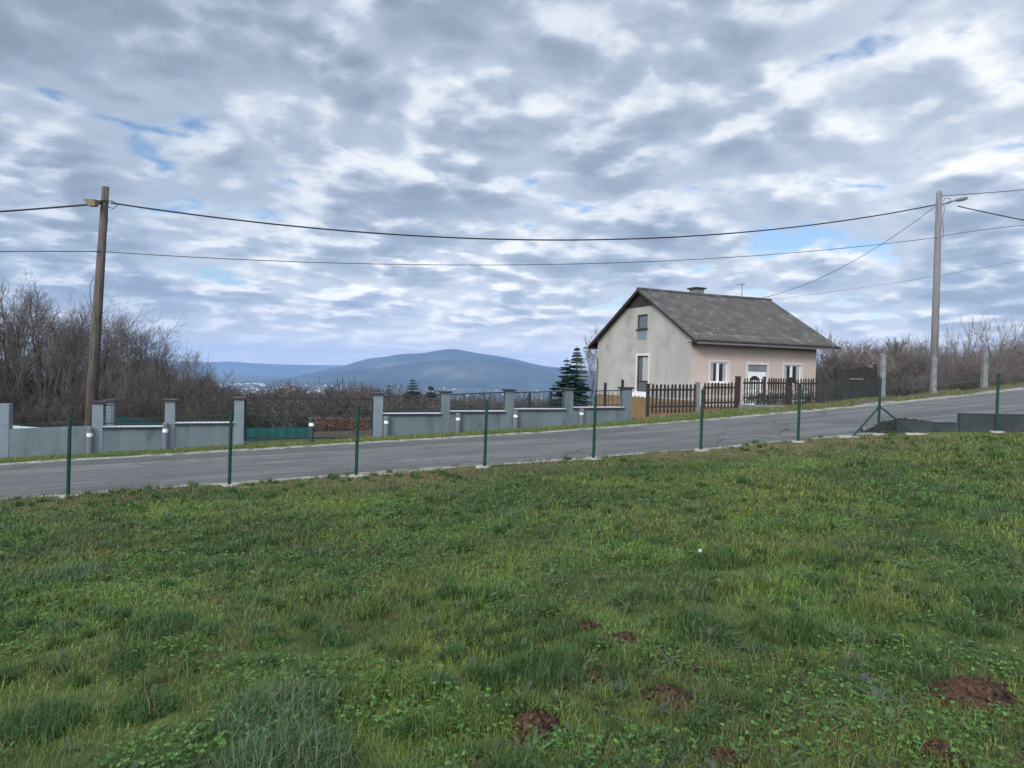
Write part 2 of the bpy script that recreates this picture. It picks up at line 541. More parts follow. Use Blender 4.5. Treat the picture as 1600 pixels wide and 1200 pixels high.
# ------------------------------------------------------------------ the ground: one sheet to the horizon
def lines(lo, hi, step, far, g=1.17):
    c = list(np.arange(lo, hi + 1e-6, step))
    a, d = hi, step
    up = []
    while a < far:
        d *= g; a += d; up.append(min(a, far))
    a, d = lo, step
    dn = []
    while a > -far:
        d *= g; a -= d; dn.append(max(a, -far))
    return np.array(sorted(set(np.round(dn + c + up, 4))))
FAR = 23500.
S_LINES = lines(-24, 40, .4, FAR)
N_LINES = lines(-6, 46, .4, FAR)
N_LINES = np.array(sorted(set(N_LINES) | {N_FENCE, N_NEAR, N_FAR, N_WALL, N_WALL + .2}))
SS, NN = np.meshgrid(S_LINES, N_LINES)
GX = SS * U[0] + NN * N[0]; GY = SS * U[1] + NN * N[1]
GZ = ground(GX.ravel(), GY.ravel()).reshape(GX.shape)
def ground_tint(x, y):
    s, n = to_sn(x, y)
    q = n - N_WALL
    f1 = fbm(x * .8, y * .8, 4)[..., None]; f2 = fbm(x * .22 + 5, y * .22, 3)[..., None]
    lawn = np.array((.062, .074, .026)) * (.7 + .6 * f1) + (f2 - .5) * np.array((.03, .03, .006))
    dry = np.array((.125, .098, .050)) * (.75 + .5 * f1)
    dr = (sstep(9.5, 13.2, n) * .75 * sstep(.25, .6, fbm(x * .45 + 3, y * .45, 3)))[..., None]
    c = lawn * (1 - dr) + dry * dr
    verge = np.array((.075, .080, .034)) * (.7 + .6 * f1)
    bank = np.array((.088, .066, .047)) * (.7 + .6 * f1)
    bk = sstep(11, 16, s)[..., None] * sstep(.25, .5, fbm(x * .35, y * .35 + 8, 3))[..., None]
    c = np.where((n > N_NEAR)[..., None], verge * (1 - bk) + bank * bk, c)
    litter = np.array((.080, .058, .040)) * (.6 + .8 * f1)
    lw = np.where(s < 11, sstep(.8, 4, q), sstep(5, 16, q))[..., None]
    c = c * (1 - lw) + litter * lw
    d = np.hypot(x, y)
    p1 = fbm(x * .0028, y * .0028, 3)[..., None]; p2 = vnoise(np.floor(x / 350), np.floor(y / 260))[..., None]
    plain = np.array((.085, .095, .060)) * (.6 + .8 * p2) * (.7 + .6 * p1)
    wood = np.array((.045, .045, .035))
    plain = np.where(p1 > .54, wood, plain)
    pw = sstep(500, 1500, d)[..., None]
    return np.clip(c * (1 - pw) + plain * pw, .005, 1)
GT = ground_tint(GX.ravel(), GY.ravel())
nr, ncol = GX.shape
idx = np.arange(nr * ncol).reshape(nr, ncol)
quads = np.stack([idx[:-1, :-1], idx[:-1, 1:], idx[1:, 1:], idx[1:, :-1]], -1).reshape(-1)
g_ob = np_mesh('ground', np.stack([GX.ravel(), GY.ravel(), GZ.ravel()], 1), quads, np.full(len(quads) // 4, 4), M['ground'], GT, smooth=True)
props(g_ob, kind='structure')

# ------------------------------------------------------------------ road, gravel edge
def strip(name, n0, n1, material, lift, s0=-60., s1=75., jit0=.0, jit1=.0, seed=0, kind='structure', step=.4, cuts=4):
    st = S_LINES[(S_LINES >= s0) & (S_LINES <= s1)]
    r_ = np.random.default_rng(seed)
    vs = []
    f0 = (fbm(st * .9, st * 0 + seed, 3) - .5) * 2; f1 = (fbm(st * .9, st * 0 + seed + 40.5, 3) - .5) * 2
    z = zr(st)
    for j in range(cuts + 1):
        a = j / cuts
        nn = (n0 + f0 * jit0) * (1 - a) + (n1 + f1 * jit1) * a
        x, y = sn(st, nn)
        vs.append(np.stack([x, y, z + lift], 1))
    v = np.concatenate(vs); L_ = len(st)
    ix = np.arange((cuts + 1) * L_).reshape(cuts + 1, L_)
    q = np.stack([ix[:-1, :-1], ix[:-1, 1:], ix[1:, 1:], ix[1:, :-1]], -1).reshape(-1)
    o = np_mesh(name, v, q, np.full(len(q) // 4, 4), material, smooth=True)
    return props(o, kind=kind)
strip('gravel_verge', N_FAR - .25, N_FAR + .72, M['gravel'], .004, jit0=.0, jit1=.62, seed=2)
strip('gravel_verge', N_NEAR - .30, N_NEAR + .3, M['gravel'], .004, jit0=.34, jit1=.0, seed=5)
strip('road', N_NEAR, N_FAR, M['asphalt'], .010, jit0=.17, jit1=.20, seed=3, cuts=6)
strip('road_patch', N_FAR - 1.0, N_FAR - .12, M['patch'], .015, s0=-60, s1=9.5, jit0=.12, jit1=.05, seed=4)
strip('road_patch', N_NEAR + 1.7, N_NEAR + 2.5, M['patch'], .015, s0=13.4, s1=19.5, jit0=.3, jit1=.2, seed=9)

# ------------------------------------------------------------------ far hills and the plain's town
def ridge(name, D, prof, depth, seed, base=-210.):
    """a range of hills whose crest is at distance D; prof: photograph pixels along the crest"""
    px = np.array([p[0] for p in prof], float); py = np.array([p[1] for p in prof], float)
    xs = np.arange(px[0], px[-1] + 1, 6.)
    ys = np.interp(xs, px, py)
    rows = 16
    V = []
    for i, (x, y) in enumerate(zip(xs, ys)):
        top = at(x, y, D)
        h = max(top.z - base, 5)
        for j in range(rows + 1):
            a = j / rows            # 0 foot in front ... 0.7 crest ... 1 back foot
            if a <= .7:
                t_ = a / .7; prof_h = t_ ** 1.25
            else:
                t_ = (1 - a) / .3; prof_h = t_ ** .8
            dd = D + (a - .7) * depth
            spur = (fbm(np.array([x * .03 + seed]), np.array([a * 3.0 + seed]), 4)[0] - .5)
            hh = h * prof_h * (1 + .55 * spur * math.sin(math.pi * min(1, a / .7)) * (a < .7))
            V.append((top.x + (x * 0), dd, base + hh))
    n_ = len(xs); ix = np.arange(n_ * (rows + 1)).reshape(n_, rows + 1)
    q = np.stack([ix[:-1, :-1], ix[1:, :-1], ix[1:, 1:], ix[:-1, 1:]], -1).reshape(-1)
    o = np_mesh(name, np.array(V), q, np.full(len(q) // 4, 4), M['hill'], smooth=True)
    return props(o, kind='structure')
ridge('hills', 20500., [(-500, 556), (-300, 552), (0, 560), (200, 560), (330, 566), (360, 564), (400, 567.5), (440, 569), (540, 570.5), (600, 577), (700, 585)], 2400, 3)
ridge('hills', 12800., [(470, 592), (500, 579), (540, 570.5), (560, 564), (580, 558.5), (605, 556), (622, 553), (640, 552), (660, 551), (682, 547), (700, 545), (711, 544.5),
                        (725, 546.5), (740, 549.5), (760, 552.5), (790, 557.5), (812, 562), (830, 567), (850, 571), (870, 573.5), (930, 579), (1000, 584), (1200, 586), (1400, 590), (1700, 592), (2100, 600)], 3800, 8)
ridge('hills', 10400., [(490, 590), (540, 580), (600, 573), (650, 567), (690, 562.5), (720, 561), (760, 561.5), (790, 565), (820, 571), (850, 578), (880, 588), (930, 592)], 2600, 21)
tb = MB()
for i in range(90):
    px = rnd.gauss(430, 70) if i < 60 else rnd.uniform(330, 860)
    dist = rnd.uniform(5200, 8600)
    X = ray(px, 590)[0] * dist
    b0 = gz(X, dist)
    ww, dd, hh = rnd.uniform(7, 26), rnd.uniform(8, 20), rnd.uniform(5, 11)
    tb.box((X - ww, dist - dd, b0 - 2), (X + ww, dist + dd, b0 + hh))
props(tb.build('town', M['trim']), 'scatter of tiny pale buildings on the far hazy plain', 'town', kind='stuff')

# ------------------------------------------------------------------ house
HA = 0.4132
HC = Vector((.2514 * 32, 32.0, 0.0))
HW, HL = 8.28, 7.54
Z_EAVE, Z_RIDGE = 1.6 + 2.306 * .889 - .02, 1.6 + 4.948 * .889
OG, OE, OG2 = .24, .62, .92
SL = (Z_RIDGE - Z_EAVE) / (HW / 2)
hu = (math.cos(HA), math.sin(HA)); hv = (-math.sin(HA), math.cos(HA))
def hit_gable(x, y):
    r = ray(x, y)          # (r0 D, D) = C + t v  -> solve along u: (P-C).u = 0
    D = (HC.x * hu[0] + HC.y * hu[1]) / (r[0] * hu[0] + hu[1])
    P = (r[0] * D - HC.x, D - HC.y)
    return P[0] * hv[0] + P[1] * hv[1], EYE + r[1] * D
def hit_front(x, y):
    r = ray(x, y)
    D = (HC.x * hv[0] + HC.y * hv[1]) / (r[0] * hv[0] + hv[1])
    P = (r[0] * D - HC.x, D - HC.y)
    return P[0] * hu[0] + P[1] * hu[1], EYE + r[1] * D
house = thing('house', 'one and a half storey house with grey gable, pink front and dark tiled roof', 'house', HC, HA)

def holed_wall(name, origin, ax, outw, u0, u1, z0, z1, holes, material, depth=.16, clip=None):
    """wall sheet in the plane (ax, up) with rectangular openings and their reveals"""
    ax = Vector(ax); outw = Vector(outw); o = Vector(origin)
    us = sorted({u0, u1} | {h[0] for h in holes} | {h[1] for h in holes})
    zs = sorted({z0, z1} | {h[2] for h in holes} | {h[3] for h in holes})
    bm = bmesh.new()
    cache = {}
    def vert(u_, z_, d=0.):
        k = (round(u_, 5), round(z_, 5), round(d, 5))
        if k not in cache:
            cache[k] = bm.verts.new(o + ax * u_ + Vector((0, 0, z_)) - outw * d)
        return cache[k]
    for i in range(len(us) - 1):
        for j in range(len(zs) - 1):
            cu, cz = (us[i] + us[i + 1]) / 2, (zs[j] + zs[j + 1]) / 2
            if any(h[0] < cu < h[1] and h[2] < cz < h[3] for h in holes): continue
            bm.faces.new([vert(us[i], zs[j]), vert(us[i + 1], zs[j]), vert(us[i + 1], zs[j + 1]), vert(us[i], zs[j + 1])])
    for h in holes:
        c = [(h[0], h[2]), (h[1], h[2]), (h[1], h[3]), (h[0], h[3])]
        for k in range(4):
            a, b = c[k], c[(k + 1) % 4]
            bm.faces.new([vert(*a), vert(*b), vert(*b, depth), vert(*a, depth)])
    if clip:
        for co, no in clip:
            bmesh.ops.bisect_plane(bm, geom=bm.verts[:] + bm.edges[:] + bm.faces[:], plane_co=co, plane_no=no, clear_outer=True)
    me = bpy.data.meshes.new(name); bm.to_mesh(me); bm.free()
    me.materials.append(material)
    ob = bpy.data.objects.new(name, me); COL.objects.link(ob); ob.parent = house
    return ob

PL = .58                                                   # plinth top
def rect_g(x0, y0, x1, y1):
    a = hit_gable(x0, y0); b = hit_gable(x1, y1)
    return (min(a[0], b[0]), max(a[0], b[0]), min(a[1], b[1]), max(a[1], b[1]))
def rect_f(x0, y0, x1, y1):
    a = hit_front(x0, y0); b = hit_front(x1, y1)
    return (min(a[0], b[0]), max(a[0], b[0]), min(a[1], b[1]), max(a[1], b[1]))
g_attic = rect_g(996, 492.5, 1011.5, 513.5)
g_low = rect_g(995.8, 556, 1012, 612.5)
f_w1 = rect_f(1110.5, 565.5, 1137, 598)
f_w2 = rect_f(1225.5, 570.5, 1251.5, 602)
f_door = rect_f(1169, 569.5, 1197, 632)
g_low = (g_low[0], g_low[1], max(g_low[2], PL + .04), g_low[3])
f_door = (f_door[0], f_door[1], PL - .2, f_door[3])
f_w2 = (f_w2[0], f_w2[1], f_w1[2], f_w1[3]); 
clipG = [(Vector((0, HW / 2, Z_RIDGE - .06)), Vector((0, -SL, 1)).normalized()), (Vector((0, HW / 2, Z_RIDGE - .06)), Vector((0, SL, 1)).normalized())]
# local frame: x along the front, y along the gable (away), front faces -y, near gable faces -x
holed_wall('gable_wall', (0, 0, 0), (0, 1, 0), (-1, 0, 0), 0, HW, PL, Z_RIDGE, [g_attic, g_low], M['gable'], clip=clipG)
holed_wall('front_wall', (0, 0, 0), (1, 0, 0), (0, -1, 0), 0, HL, PL - .25, Z_EAVE, [f_w1, f_w2, f_door], M['pink'])
holed_wall('gable_wall', (HL, 0, 0), (0, 1, 0), (1, 0, 0), 0, HW, PL - .25, Z_RIDGE, [], M['gable'], clip=clipG)
holed_wall('rear_wall', (0, HW, 0), (1, 0, 0), (0, 1, 0), 0, HL, PL, Z_EAVE, [], M['gable'])
pb = MB()
pb.box((-.035, .0, -1.6), (.2, HW + .035, PL)); pb.box((-.036, -.035, -1.6), (HL + .03, .15, PL - .25)); pb.box((HL - .2, .16, -1.6), (HL + .03, HW, PL - .26)); pb.box((.21, HW - .2, -1.6), (HL - .21, HW + .035, PL - .01))
pb.build('plinth', M['plinth'], house)
MB().box((.3, .3, PL - .3), (HL - .3, HW - .3, PL - .2)).build('floor_slab', M['interior'], house)
# dark boards in the gable's top
tz = hit_gable(1000, 479.3)[1]
tc_ = []
hw_top = (Z_RIDGE - .1 - tz) / SL
cb = MB()
cb.prism([(HW / 2 - hw_top - .03, tz), (HW / 2 + hw_top + .03, tz), (HW / 2, Z_RIDGE - .085)], (-.02, 0, 0), (0, 1, 0), (0, 0, 1), (-1, 0, 0), .025)
cb.build('gable_boards', M['cladding'], house)
# roof: corrugated sheets, two slopes with a wavy eave
def roof_sheet(side):
    nx, ny = 260, 14
    x0, x1 = -OG, HL + OG2
    ln = HW / 2 + OE
    V = np.zeros((ny + 1, nx + 1, 3)); nxv = np.linspace(x0, x1, nx + 1)
    for j in range(ny + 1):
        a = j / ny
        d = ln * a
        z = Z_RIDGE - SL * d
        # courses overlap slightly
        step = .018 * ((a * 7) % 1.0) if j < ny else .018
        wave = .022 * np.sin(nxv * 2 * math.pi / .177)
        sag = -.035 * np.sin(math.pi * np.clip((nxv - x0) / (x1 - x0), 0, 1)) * (1 - a)
        V[j, :, 0] = nxv
        V[j, :, 1] = HW / 2 - d if side < 0 else HW / 2 + d
        V[j, :, 2] = z + wave + step + sag + (fbm(nxv * 1.3, nxv * 0 + j * .7, 2) - .5) * .03
    top = V.reshape(-1, 3); bot = top.copy(); bot[:, 2] -= .05
    ix = np.arange((ny + 1) * (nx + 1)).reshape(ny + 1, nx + 1)
    q = np.stack([ix[:-1, :-1], ix[:-1, 1:], ix[1:, 1:], ix[1:, :-1]], -1).reshape(-1, 4)
    if side < 0: q = q[:, ::-1]
    nv = len(top)
    q2 = q[:, ::-1] + nv
    e = []
    def rim(line):
        for a, b in zip(line[:-1], line[1:]): e.append((a, b, b + nv, a + nv))
    rim(ix[-1, :]); rim(ix[:, 0]); rim(ix[:, -1])
    allq = np.concatenate([q, q2, np.array(e)])
    o = np_mesh('roof', np.concatenate([top, bot]), allq.ravel(), np.full(len(allq), 4), M['roof'], smooth=False)
    o.parent = house
    return o
M['roof'] = mat('weathered fibre cement roof', (.073, .068, .062), .92, .28, 1.6, (.135, .13, .115), 2.4, .52, .72, bump=.7, bscale=25, detail=9)
r_front = roof_sheet(-1)
roof_sheet(1)
rc = MB().tube([(-OG, HW / 2, Z_RIDGE + .0), (HL * .5, HW / 2, Z_RIDGE - .03), (HL + OG2, HW / 2, Z_RIDGE + .0)], .09, 8)
rc.build('ridge_cap', M['roof'], r_front)
# bargeboards, soffits, eave boards
for side in (-1, 1):
    for gx in (-OG - .03, HL + OG2 + .005):
        b_ = MB(); bh = .20 if side > 0 else .13
        y1 = HW / 2 + side * (HW / 2 + OE)
        z1 = Z_RIDGE - SL * (HW / 2 + OE)
        b_.add([(gx, HW / 2, Z_RIDGE - .02), (gx + .025, HW / 2, Z_RIDGE - .02), (gx + .025, y1, z1 - .02), (gx, y1, z1 - .02),
                (gx, HW / 2, Z_RIDGE - bh), (gx + .025, HW / 2, Z_RIDGE - bh), (gx + .025, y1, z1 - bh), (gx, y1, z1 - bh)],
               [(0, 1, 2, 3), (7, 6, 5, 4), (0, 3, 7, 4), (1, 5, 6, 2), (0, 4, 5, 1), (3, 2, 6, 7)])
        b_.build('bargeboard', M['verge' if side > 0 else 'soffit'], house)
    s_ = MB()
    ya = HW / 2 + side * (HW / 2 + .02); yb = HW / 2 + side * (HW / 2 + OE - .03)
    zb = Z_RIDGE - SL * (HW / 2 + OE) - .08
    s_.box((-OG, min(ya, yb), zb - .03), (HL + OG2, max(ya, yb), zb))
    s_.build('soffit', M['soffit'], house)
    yf = HW / 2 + side * (HW / 2 + OE - .02)
    MB().box((-OG, min(yf, yf + side * .03), zb - .05), (HL + OG2, max(yf, yf + side * .03), zb + .10)).build('fascia', M['soffit'], house)
# gutter on the far eave with its downpipe
gt = MB()
gy = HW + OE + .06; gzz = Z_RIDGE - SL * (HW / 2 + OE) - .12
gt.tube([(-OG - .25, gy, gzz), (HL + OG2, gy, gzz + .02)], .065, 8)
g_o = gt.build('gutter', M['metal_roofline'], house, smooth=True)
MB().tube([(-.14, gy, gzz - .05), (-.14, gy, gzz - .28), (-.10, HW + .25, gzz - .42), (-.07, HW - .08, gzz - .58), (-.07, HW - .08, -.4)], .045, 8).build('downpipe', M['metal_roofline'], g_o, smooth=True)
MB().box((-OG, -OE - .12, gzz - .03), (HL + OG2, -OE - .04, gzz + .05)).build('gutter', M['metal_roofline'], house)
# chimney, aerial on the roof
cx = .0
r1 = ray(1099, 460)
def ridge_x(px):
    # where the ridge line passes under this pixel column
    for i in range(400):
        x = i * .03
        X = HC.x + hu[0] * x + hv[0] * HW / 2; Y = HC.y + hu[1] * x + hv[1] * HW / 2
        if X / Y >= ray(px, 465)[0]: return x
    return HL
cxx = ridge_x(1099)
ch = MB(); ch.box((cxx - .27, HW / 2 + .3, Z_RIDGE - .8), (cxx + .27, HW / 2 + .84, Z_RIDGE + .32))
ch_o = ch.build('chimney', M['concrete'], r_front)
MB().box((cxx - .36, HW / 2 + .21, Z_RIDGE + .322), (cxx + .36, HW / 2 + .93, Z_RIDGE + .40)).build('chimney_cap', M['coping'], ch_o)
axx = ridge_x(1163)
an = MB(); zt = Z_RIDGE - .1
an.tube([(axx, HW / 2 + .2, zt), (axx, HW / 2 + .2, zt + .95)], .022, 6)
an.tube([(axx - .28, HW / 2 + .2, zt + .80), (axx + .22, HW / 2 + .2, zt + .86)], .014, 5)
for k in range(5):
    an.tube([(axx - .25 + k * .1, HW / 2 + .05, zt + .805 + k * .012), (axx - .25 + k * .1, HW / 2 + .35, zt + .805 + k * .012)], .010, 4)
an.build('aerial', M['metal_roofline'], r_front)
# small roof hatch seen as a dark spot
# windows
def window(rect, axis, kind):
    u0, u1, z0, z1 = rect
    def P(u_, d, z_):      # d: depth into the wall
        return (d, u_, z_) if axis == 'g' else (u_, d, z_)
    def bx(mb, ua, ub, d0, d1, za, zb):
        a = P(ua, d0, za); b = P(ub, d1, zb)
        mb.box(tuple(min(i, j) for i, j in zip(a, b)), tuple(max(i, j) for i, j in zip(a, b)))
    fr = MB(); t_ = .055
    d0, d1 = .05, .115
    bx(fr, u0 + .002, u0 + t_, d0, d1, z0 + .002, z1 - .002); bx(fr, u1 - t_, u1 - .002, d0, d1, z0 + .002, z1 - .002)
    bx(fr, u0 + t_, u1 - t_, d0, d1, z1 - t_, z1 - .002); bx(fr, u0 + t_, u1 - t_, d0, d1, z0 + .002, z0 + t_)
    if kind == 'double':
        um = (u0 + u1) / 2 - .05
        bx(fr, um - .065, um + .065, d0 - .004, d1, z0 + t_, z1 - t_)
    if kind == 'tall':
        bx(fr, u0 + t_, u1 - t_, d0, d1, z0 + (z1 - z0) * .28, z0 + (z1 - z0) * .28 + .05)
    fo = fr.build('window', M['white'] if kind == 'double' else M['brown_wood'], house)
    pn = MB(); bx(pn, u0 + t_ - .01, u1 - t_ + .01, .085, .093, z0 + t_ - .01, z1 - t_ + .01)
    pn.build('pane', M['glass'] if kind == 'double' else M['glass_pale'], fo)
    cu_ = MB(); wdt = u1 - u0
    if kind == 'tall':
        bx(cu_, u0 + t_, u0 + wdt * .62, .0815, .0842, z0 + (z1 - z0) * .30, z1 - t_)
    elif kind == 'double':
        bx(cu_, u0 + t_, u0 + wdt * .22, .0815, .0842, z0 + t_, z1 - t_); cu_.build('curtain', M['curtain'], fo); cu_ = MB(); bx(cu_, u1 - wdt * .24, u1 - t_, .0815, .0842, z0 + t_, z1 - t_)
    if cu_.v: cu_.build('curtain', M['curtain'], fo)
    si = MB(); bx(si, u0 - .05, u1 + .05, -.07, .05, z0 - .05, z0 + .001)
    si.build('sill', M['white'] if kind == 'double' else M['brown_wood'] if kind == 'attic' else M['white'], fo)
    if kind != 'attic':
        tr = MB(); w_ = .11
        bx(tr, u0 - w_, u0, -.018, .002, z0 - .05, z1 + w_); bx(tr, u1, u1 + w_, -.018, .002, z0 - .05, z1 + w_); bx(tr, u0, u1, -.018, .002, z1, z1 + w_)
        tr.build('surround', M['trim'], fo)
    return fo
window(g_attic, 'g', 'attic')
wl = window(g_low, 'g', 'tall')
window(f_w1, 'f', 'double'); window(f_w2, 'f', 'double')
# lacy white apron under the tall gable window
ap = MB()
u0, u1 = g_low[0] - .3, g_low[1] + .3
pts = [(u0, g_low[2] - .06)]
for k in range(11):
    a = u0 + (u1 - u0) * k / 10
    pts.append((a, g_low[2] - (.30 if k % 2 else .22)))
pts.append((u1, g_low[2] - .06))
ap.prism(pts, (-.05, 0, 0), (0, 1, 0), (0, 0, 1), (-1, 0, 0), .02)
ap.build('apron', M['white'], wl)
# light repair patch under the attic window
MB().box((-.006, g_attic[0] + .05, g_attic[2] - .55), (.004, g_attic[1] - .02, g_attic[2] - .07)).build('render_patch', M['pillar_paint'], house)
# front door with roller box, arch light
u0, u1, z0, z1 = f_door
db = MB(); db.box((u0 + .01, .06, z0), (u1 - .01, .11, z1 - .32)); d_o = db.build('door', M['white'], house)
MB().box((u0 + .005, .04, z1 - .315), (u1 - .005, .12, z1 - .003)).build('shutter_box', M['pillar_paint'], d_o)
arch = [(-.27, 0)] + [(.27 * math.cos(math.pi - math.pi * k / 10), .20 * math.sin(math.pi * k / 10)) for k in range(1, 10)] + [(.27, 0)]
MB().prism(arch, ((u0 + u1) / 2 - .12, .058, z1 - .72), (1, 0, 0), (0, 0, 1), (0, -1, 0), .006).build('door_light', M['glass'], d_o)
MB().box((u1 - .18, .02, z0 + .95), (u1 - .06, .058, z0 + .98)).build('handle', M['metal_roofline'], d_o)
tr = MB(); w_ = .12
tr.box((u0 - w_, -.018, z0), (u0, .002, z1 + w_)); tr.box((u1, -.018, z0), (u1 + w_, .002, z1 + w_)); tr.box((u0, -.018, z1), (u1, .002, z1 + w_))
tr.build('surround', M['trim'], d_o)

# ------------------------------------------------------------------ picket fence before the house
PF_A = Vector((5.05, 26.0)); PD = Vector((hu[0], hu[1]))
def picket_poly(wd, h):
    half = []
    for z_, k in ((0, 1), (.12, 1), (.16, .55), (.22, .55), (.26, 1), (.36, 1), (.42, .6), (.50, .6), (.56, 1), (.80, 1), (.92, .95), (.97, .7), (1.0, .25)):
        half.append((wd / 2 * k, z_ * h))
    return half + [(-a, b) for a, b in reversed(half)]
def px_on_pf(px):
    r0 = ray(px, 630)[0]
    return (r0 * PF_A.y - PF_A.x) / (PD.x - r0 * PD.y)
pf = thing('picket_fence', 'dark brown wooden picket fence with profiled slats in front of the pink house', 'fence', (PF_A.x, PF_A.y, 0), HA)
def pf_top(px, y):
    t_ = px_on_pf(px); D = PF_A.y + PD.y * t_
    return t_, EYE + ray(px, y)[1] * D
def pickets(px0, px1, ytop0, ytop1, h, n_, material, name='picket_panel', wd=.085, plain=False, jitter=.012):
    t0, zt0 = pf_top(px0, ytop0); t1, zt1 = pf_top(px1, ytop1)
    mb = MB()
    for i in range(n_):
        a = (i + .5) / n_
        t_ = t0 + (t1 - t0) * a; zt_ = zt0 + (zt1 - zt0) * a + rnd.uniform(-.015, .015)
        lean = rnd.uniform(-.02, .02); wv = wd * rnd.uniform(.9, 1.1)
        poly = picket_poly(wv, h) if not plain else [(wv / 2, 0), (wv / 2, h * .97), (wv * .3, h), (-wv * .3, h), (-wv / 2, h * .97), (-wv / 2, 0)]
        mb.prism(poly, (t_, -.03 + rnd.uniform(-.004, .004), zt_ - h), (1, 0, lean), (lean, 0, 1), (0, 1, 0), .022)
    for f_ in (.22, .80):
        mb.add([], [])
        mb.obox((t0, .01), (t1, .01), .018, zt0 - h + h * f_ - .035, zt0 - h + h * f_ + .035, zt1 - h + h * f_ - .035, zt1 - h + h * f_ + .035)
    return mb.build(name, material, pf)
pickets(1016, 1087, 600, 600, 1.08, 12, M['picket_dark'], wd=.095)
pickets(1098, 1150, 597.5, 597.5, 1.0, 10, M['picket_dark'], wd=.085)
gate = pickets(1161, 1194, 590.5, 590.5, 1.0, 9, M['picket_dark'], 'picket_gate', wd=.06)
pickets(1198, 1232, 590.5, 591, 1.02, 9, M['picket_dark'], wd=.075)
pickets(1240, 1276, 591.5, 591.5, 1.05, 9, M['picket_dark'], wd=.075)
pickets(1276, 1304, 591.5, 593, 1.10, 10, M['picket_grey'], wd=.10, plain=True)
for px, yt, m_, w_, h_ in ((1014, 600, 'picket_dark', .10, 1.2), (1092, 598, 'concrete', .12, 1.1), (1155, 588.5, 'picket_red', .15, 1.25), (1195.5, 589, 'picket_dark', .08, 1.2), (1236, 590, 'picket_dark', .15, 1.2), (1304, 592, 'picket_grey', .15, 1.2)):
    t_, z_ = pf_top(px, yt)
    b_ = MB(); b_.box((t_ - w_ / 2, .032, z_ - h_), (t_ + w_ / 2, .032 + w_, z_ - .02)); b_.box((t_ - w_ / 2 - .015, .02, z_ - .019), (t_ + w_ / 2 + .015, .045 + w_, z_ + .015))
    b_.build('post', M[m_], pf)
# low concrete threshold and kerb before the gate
t0 = px_on_pf(1150); t1 = px_on_pf(1215)
kb = MB()
def hl(t_, off):   # local->world on the picket line
    return PF_A.x + PD.x * t_ - PD.y * off, PF_A.y + PD.y * t_ + PD.x * off
gx_, gy_ = hl((t0 + t1) / 2, -.7)
ob_ = thing('doorstep', 'pale concrete step at the picket gate', 'step', (gx_, gy_, gz(gx_, gy_)), HA)
MB().box((-(t1 - t0) / 2, -.55, -.3), ((t1 - t0) / 2, .55, .07)).build('slab', M['concrete'], ob_)

# tall dark board fence right of the house
bf0 = at(1308, 578, 30.4); bf1 = at(1371, 573, 32.0)
bfence = thing('board_fence', 'tall dark weathered board fence right of the house', 'fence', (bf0.x, bf0.y, 0), math.atan2(bf1.y - bf0.y, bf1.x - bf0.x))
L_ = (bf1.xy - bf0.xy).length
mb = MB(); nb = 17
for i in range(nb):
    a = (i + .5) / nb
    zt_ = bf0.z + (bf1.z - bf0.z) * a + rnd.uniform(-.05, .05)
    mb.box((L_ * a - L_ / nb * .43, -.012 + rnd.uniform(-.004, .004), zt_ - 1.7), (L_ * a + L_ / nb * .43, .012, zt_))
for f_ in (-.35, -1.2):
    mb.obox((0, .03), (L_, .03), .016, bf0.z + f_ - .04, bf0.z + f_ + .04, bf1.z + f_ - .04, bf1.z + f_ + .04)
mb.build('board_panel', M['picket_grey'], bfence)
for a in (0, .99):
    MB().box((L_ * a - .06, .05, bf0.z - 2), (L_ * a + .06, .17, bf0.z + (bf1.z - bf0.z) * a + .12)).build('post', M['picket_dark'], bfence)
MB().box((L_ * .30, -.06, bf0.z - .40), (L_ * .62, -.02, bf0.z - .33)).build('crossboard', M['concrete'], bfence)

# wire fence on concrete posts further right
cps = [((1380, 552, 1379, 612), 30.0), ((1460, 553, 1458, 607), 29.2), ((1540, 546, 1538, 597), 28.6), ((1625, 540, 1623, 588), 28.0)]
cf = thing('wire_fence', 'sagging wire fence on square concrete posts beside the uphill road', 'fence', at(1380, 612, 30.0))
tops = []
for (xt, yt, xb, yb), D in cps:
    b_ = at(xb, yb, D); t_ = at(xt, yt, D)
    mb = MB()
    mb.add([(b_.x - .10, D - .08, b_.z - .5), (b_.x + .10, D - .08, b_.z - .5), (b_.x + .10, D + .1, b_.z - .5), (b_.x - .10, D + .1, b_.z - .5),
            (t_.x - .08, D - .08, t_.z), (t_.x + .08, D - .08, t_.z), (t_.x + .08, D + .08, t_.z), (t_.x - .08, D + .08, t_.z)],
           [(0, 3, 2, 1), (4, 5, 6, 7), (0, 1, 5, 4), (1, 2, 6, 5), (2, 3, 7, 6), (3, 0, 4, 7)])
    mb.build('post', M['concrete'], cf, local=False)
    tops.append((b_, t_))
mb = MB()
for (b0, t0_), (b1, t1_) in zip(tops[:-1], tops[1:]):
    for f_ in (.97, .65, .35, .08):
        pts = []
        for k in range(9):
            a = k / 8
            p = (b0.lerp(t0_, f_)).lerp(b1.lerp(t1_, f_), a); p.z -= .06 * 4 * a * (1 - a) * (f_ > .9); p.y -= .1
            pts.append(p)
        mb.tube(pts, .008 if f_ < .9 else .012, 4)
    for k in range(1, 14):
        a = k / 14
        mb.tube([b0.lerp(b1, a) + Vector((0, -.1, .05)), t0_.lerp(t1_, a) + Vector((0, -.1, -.08))], .004, 3)
mb.build('wires', M['thin_wire'], cf, local=False)

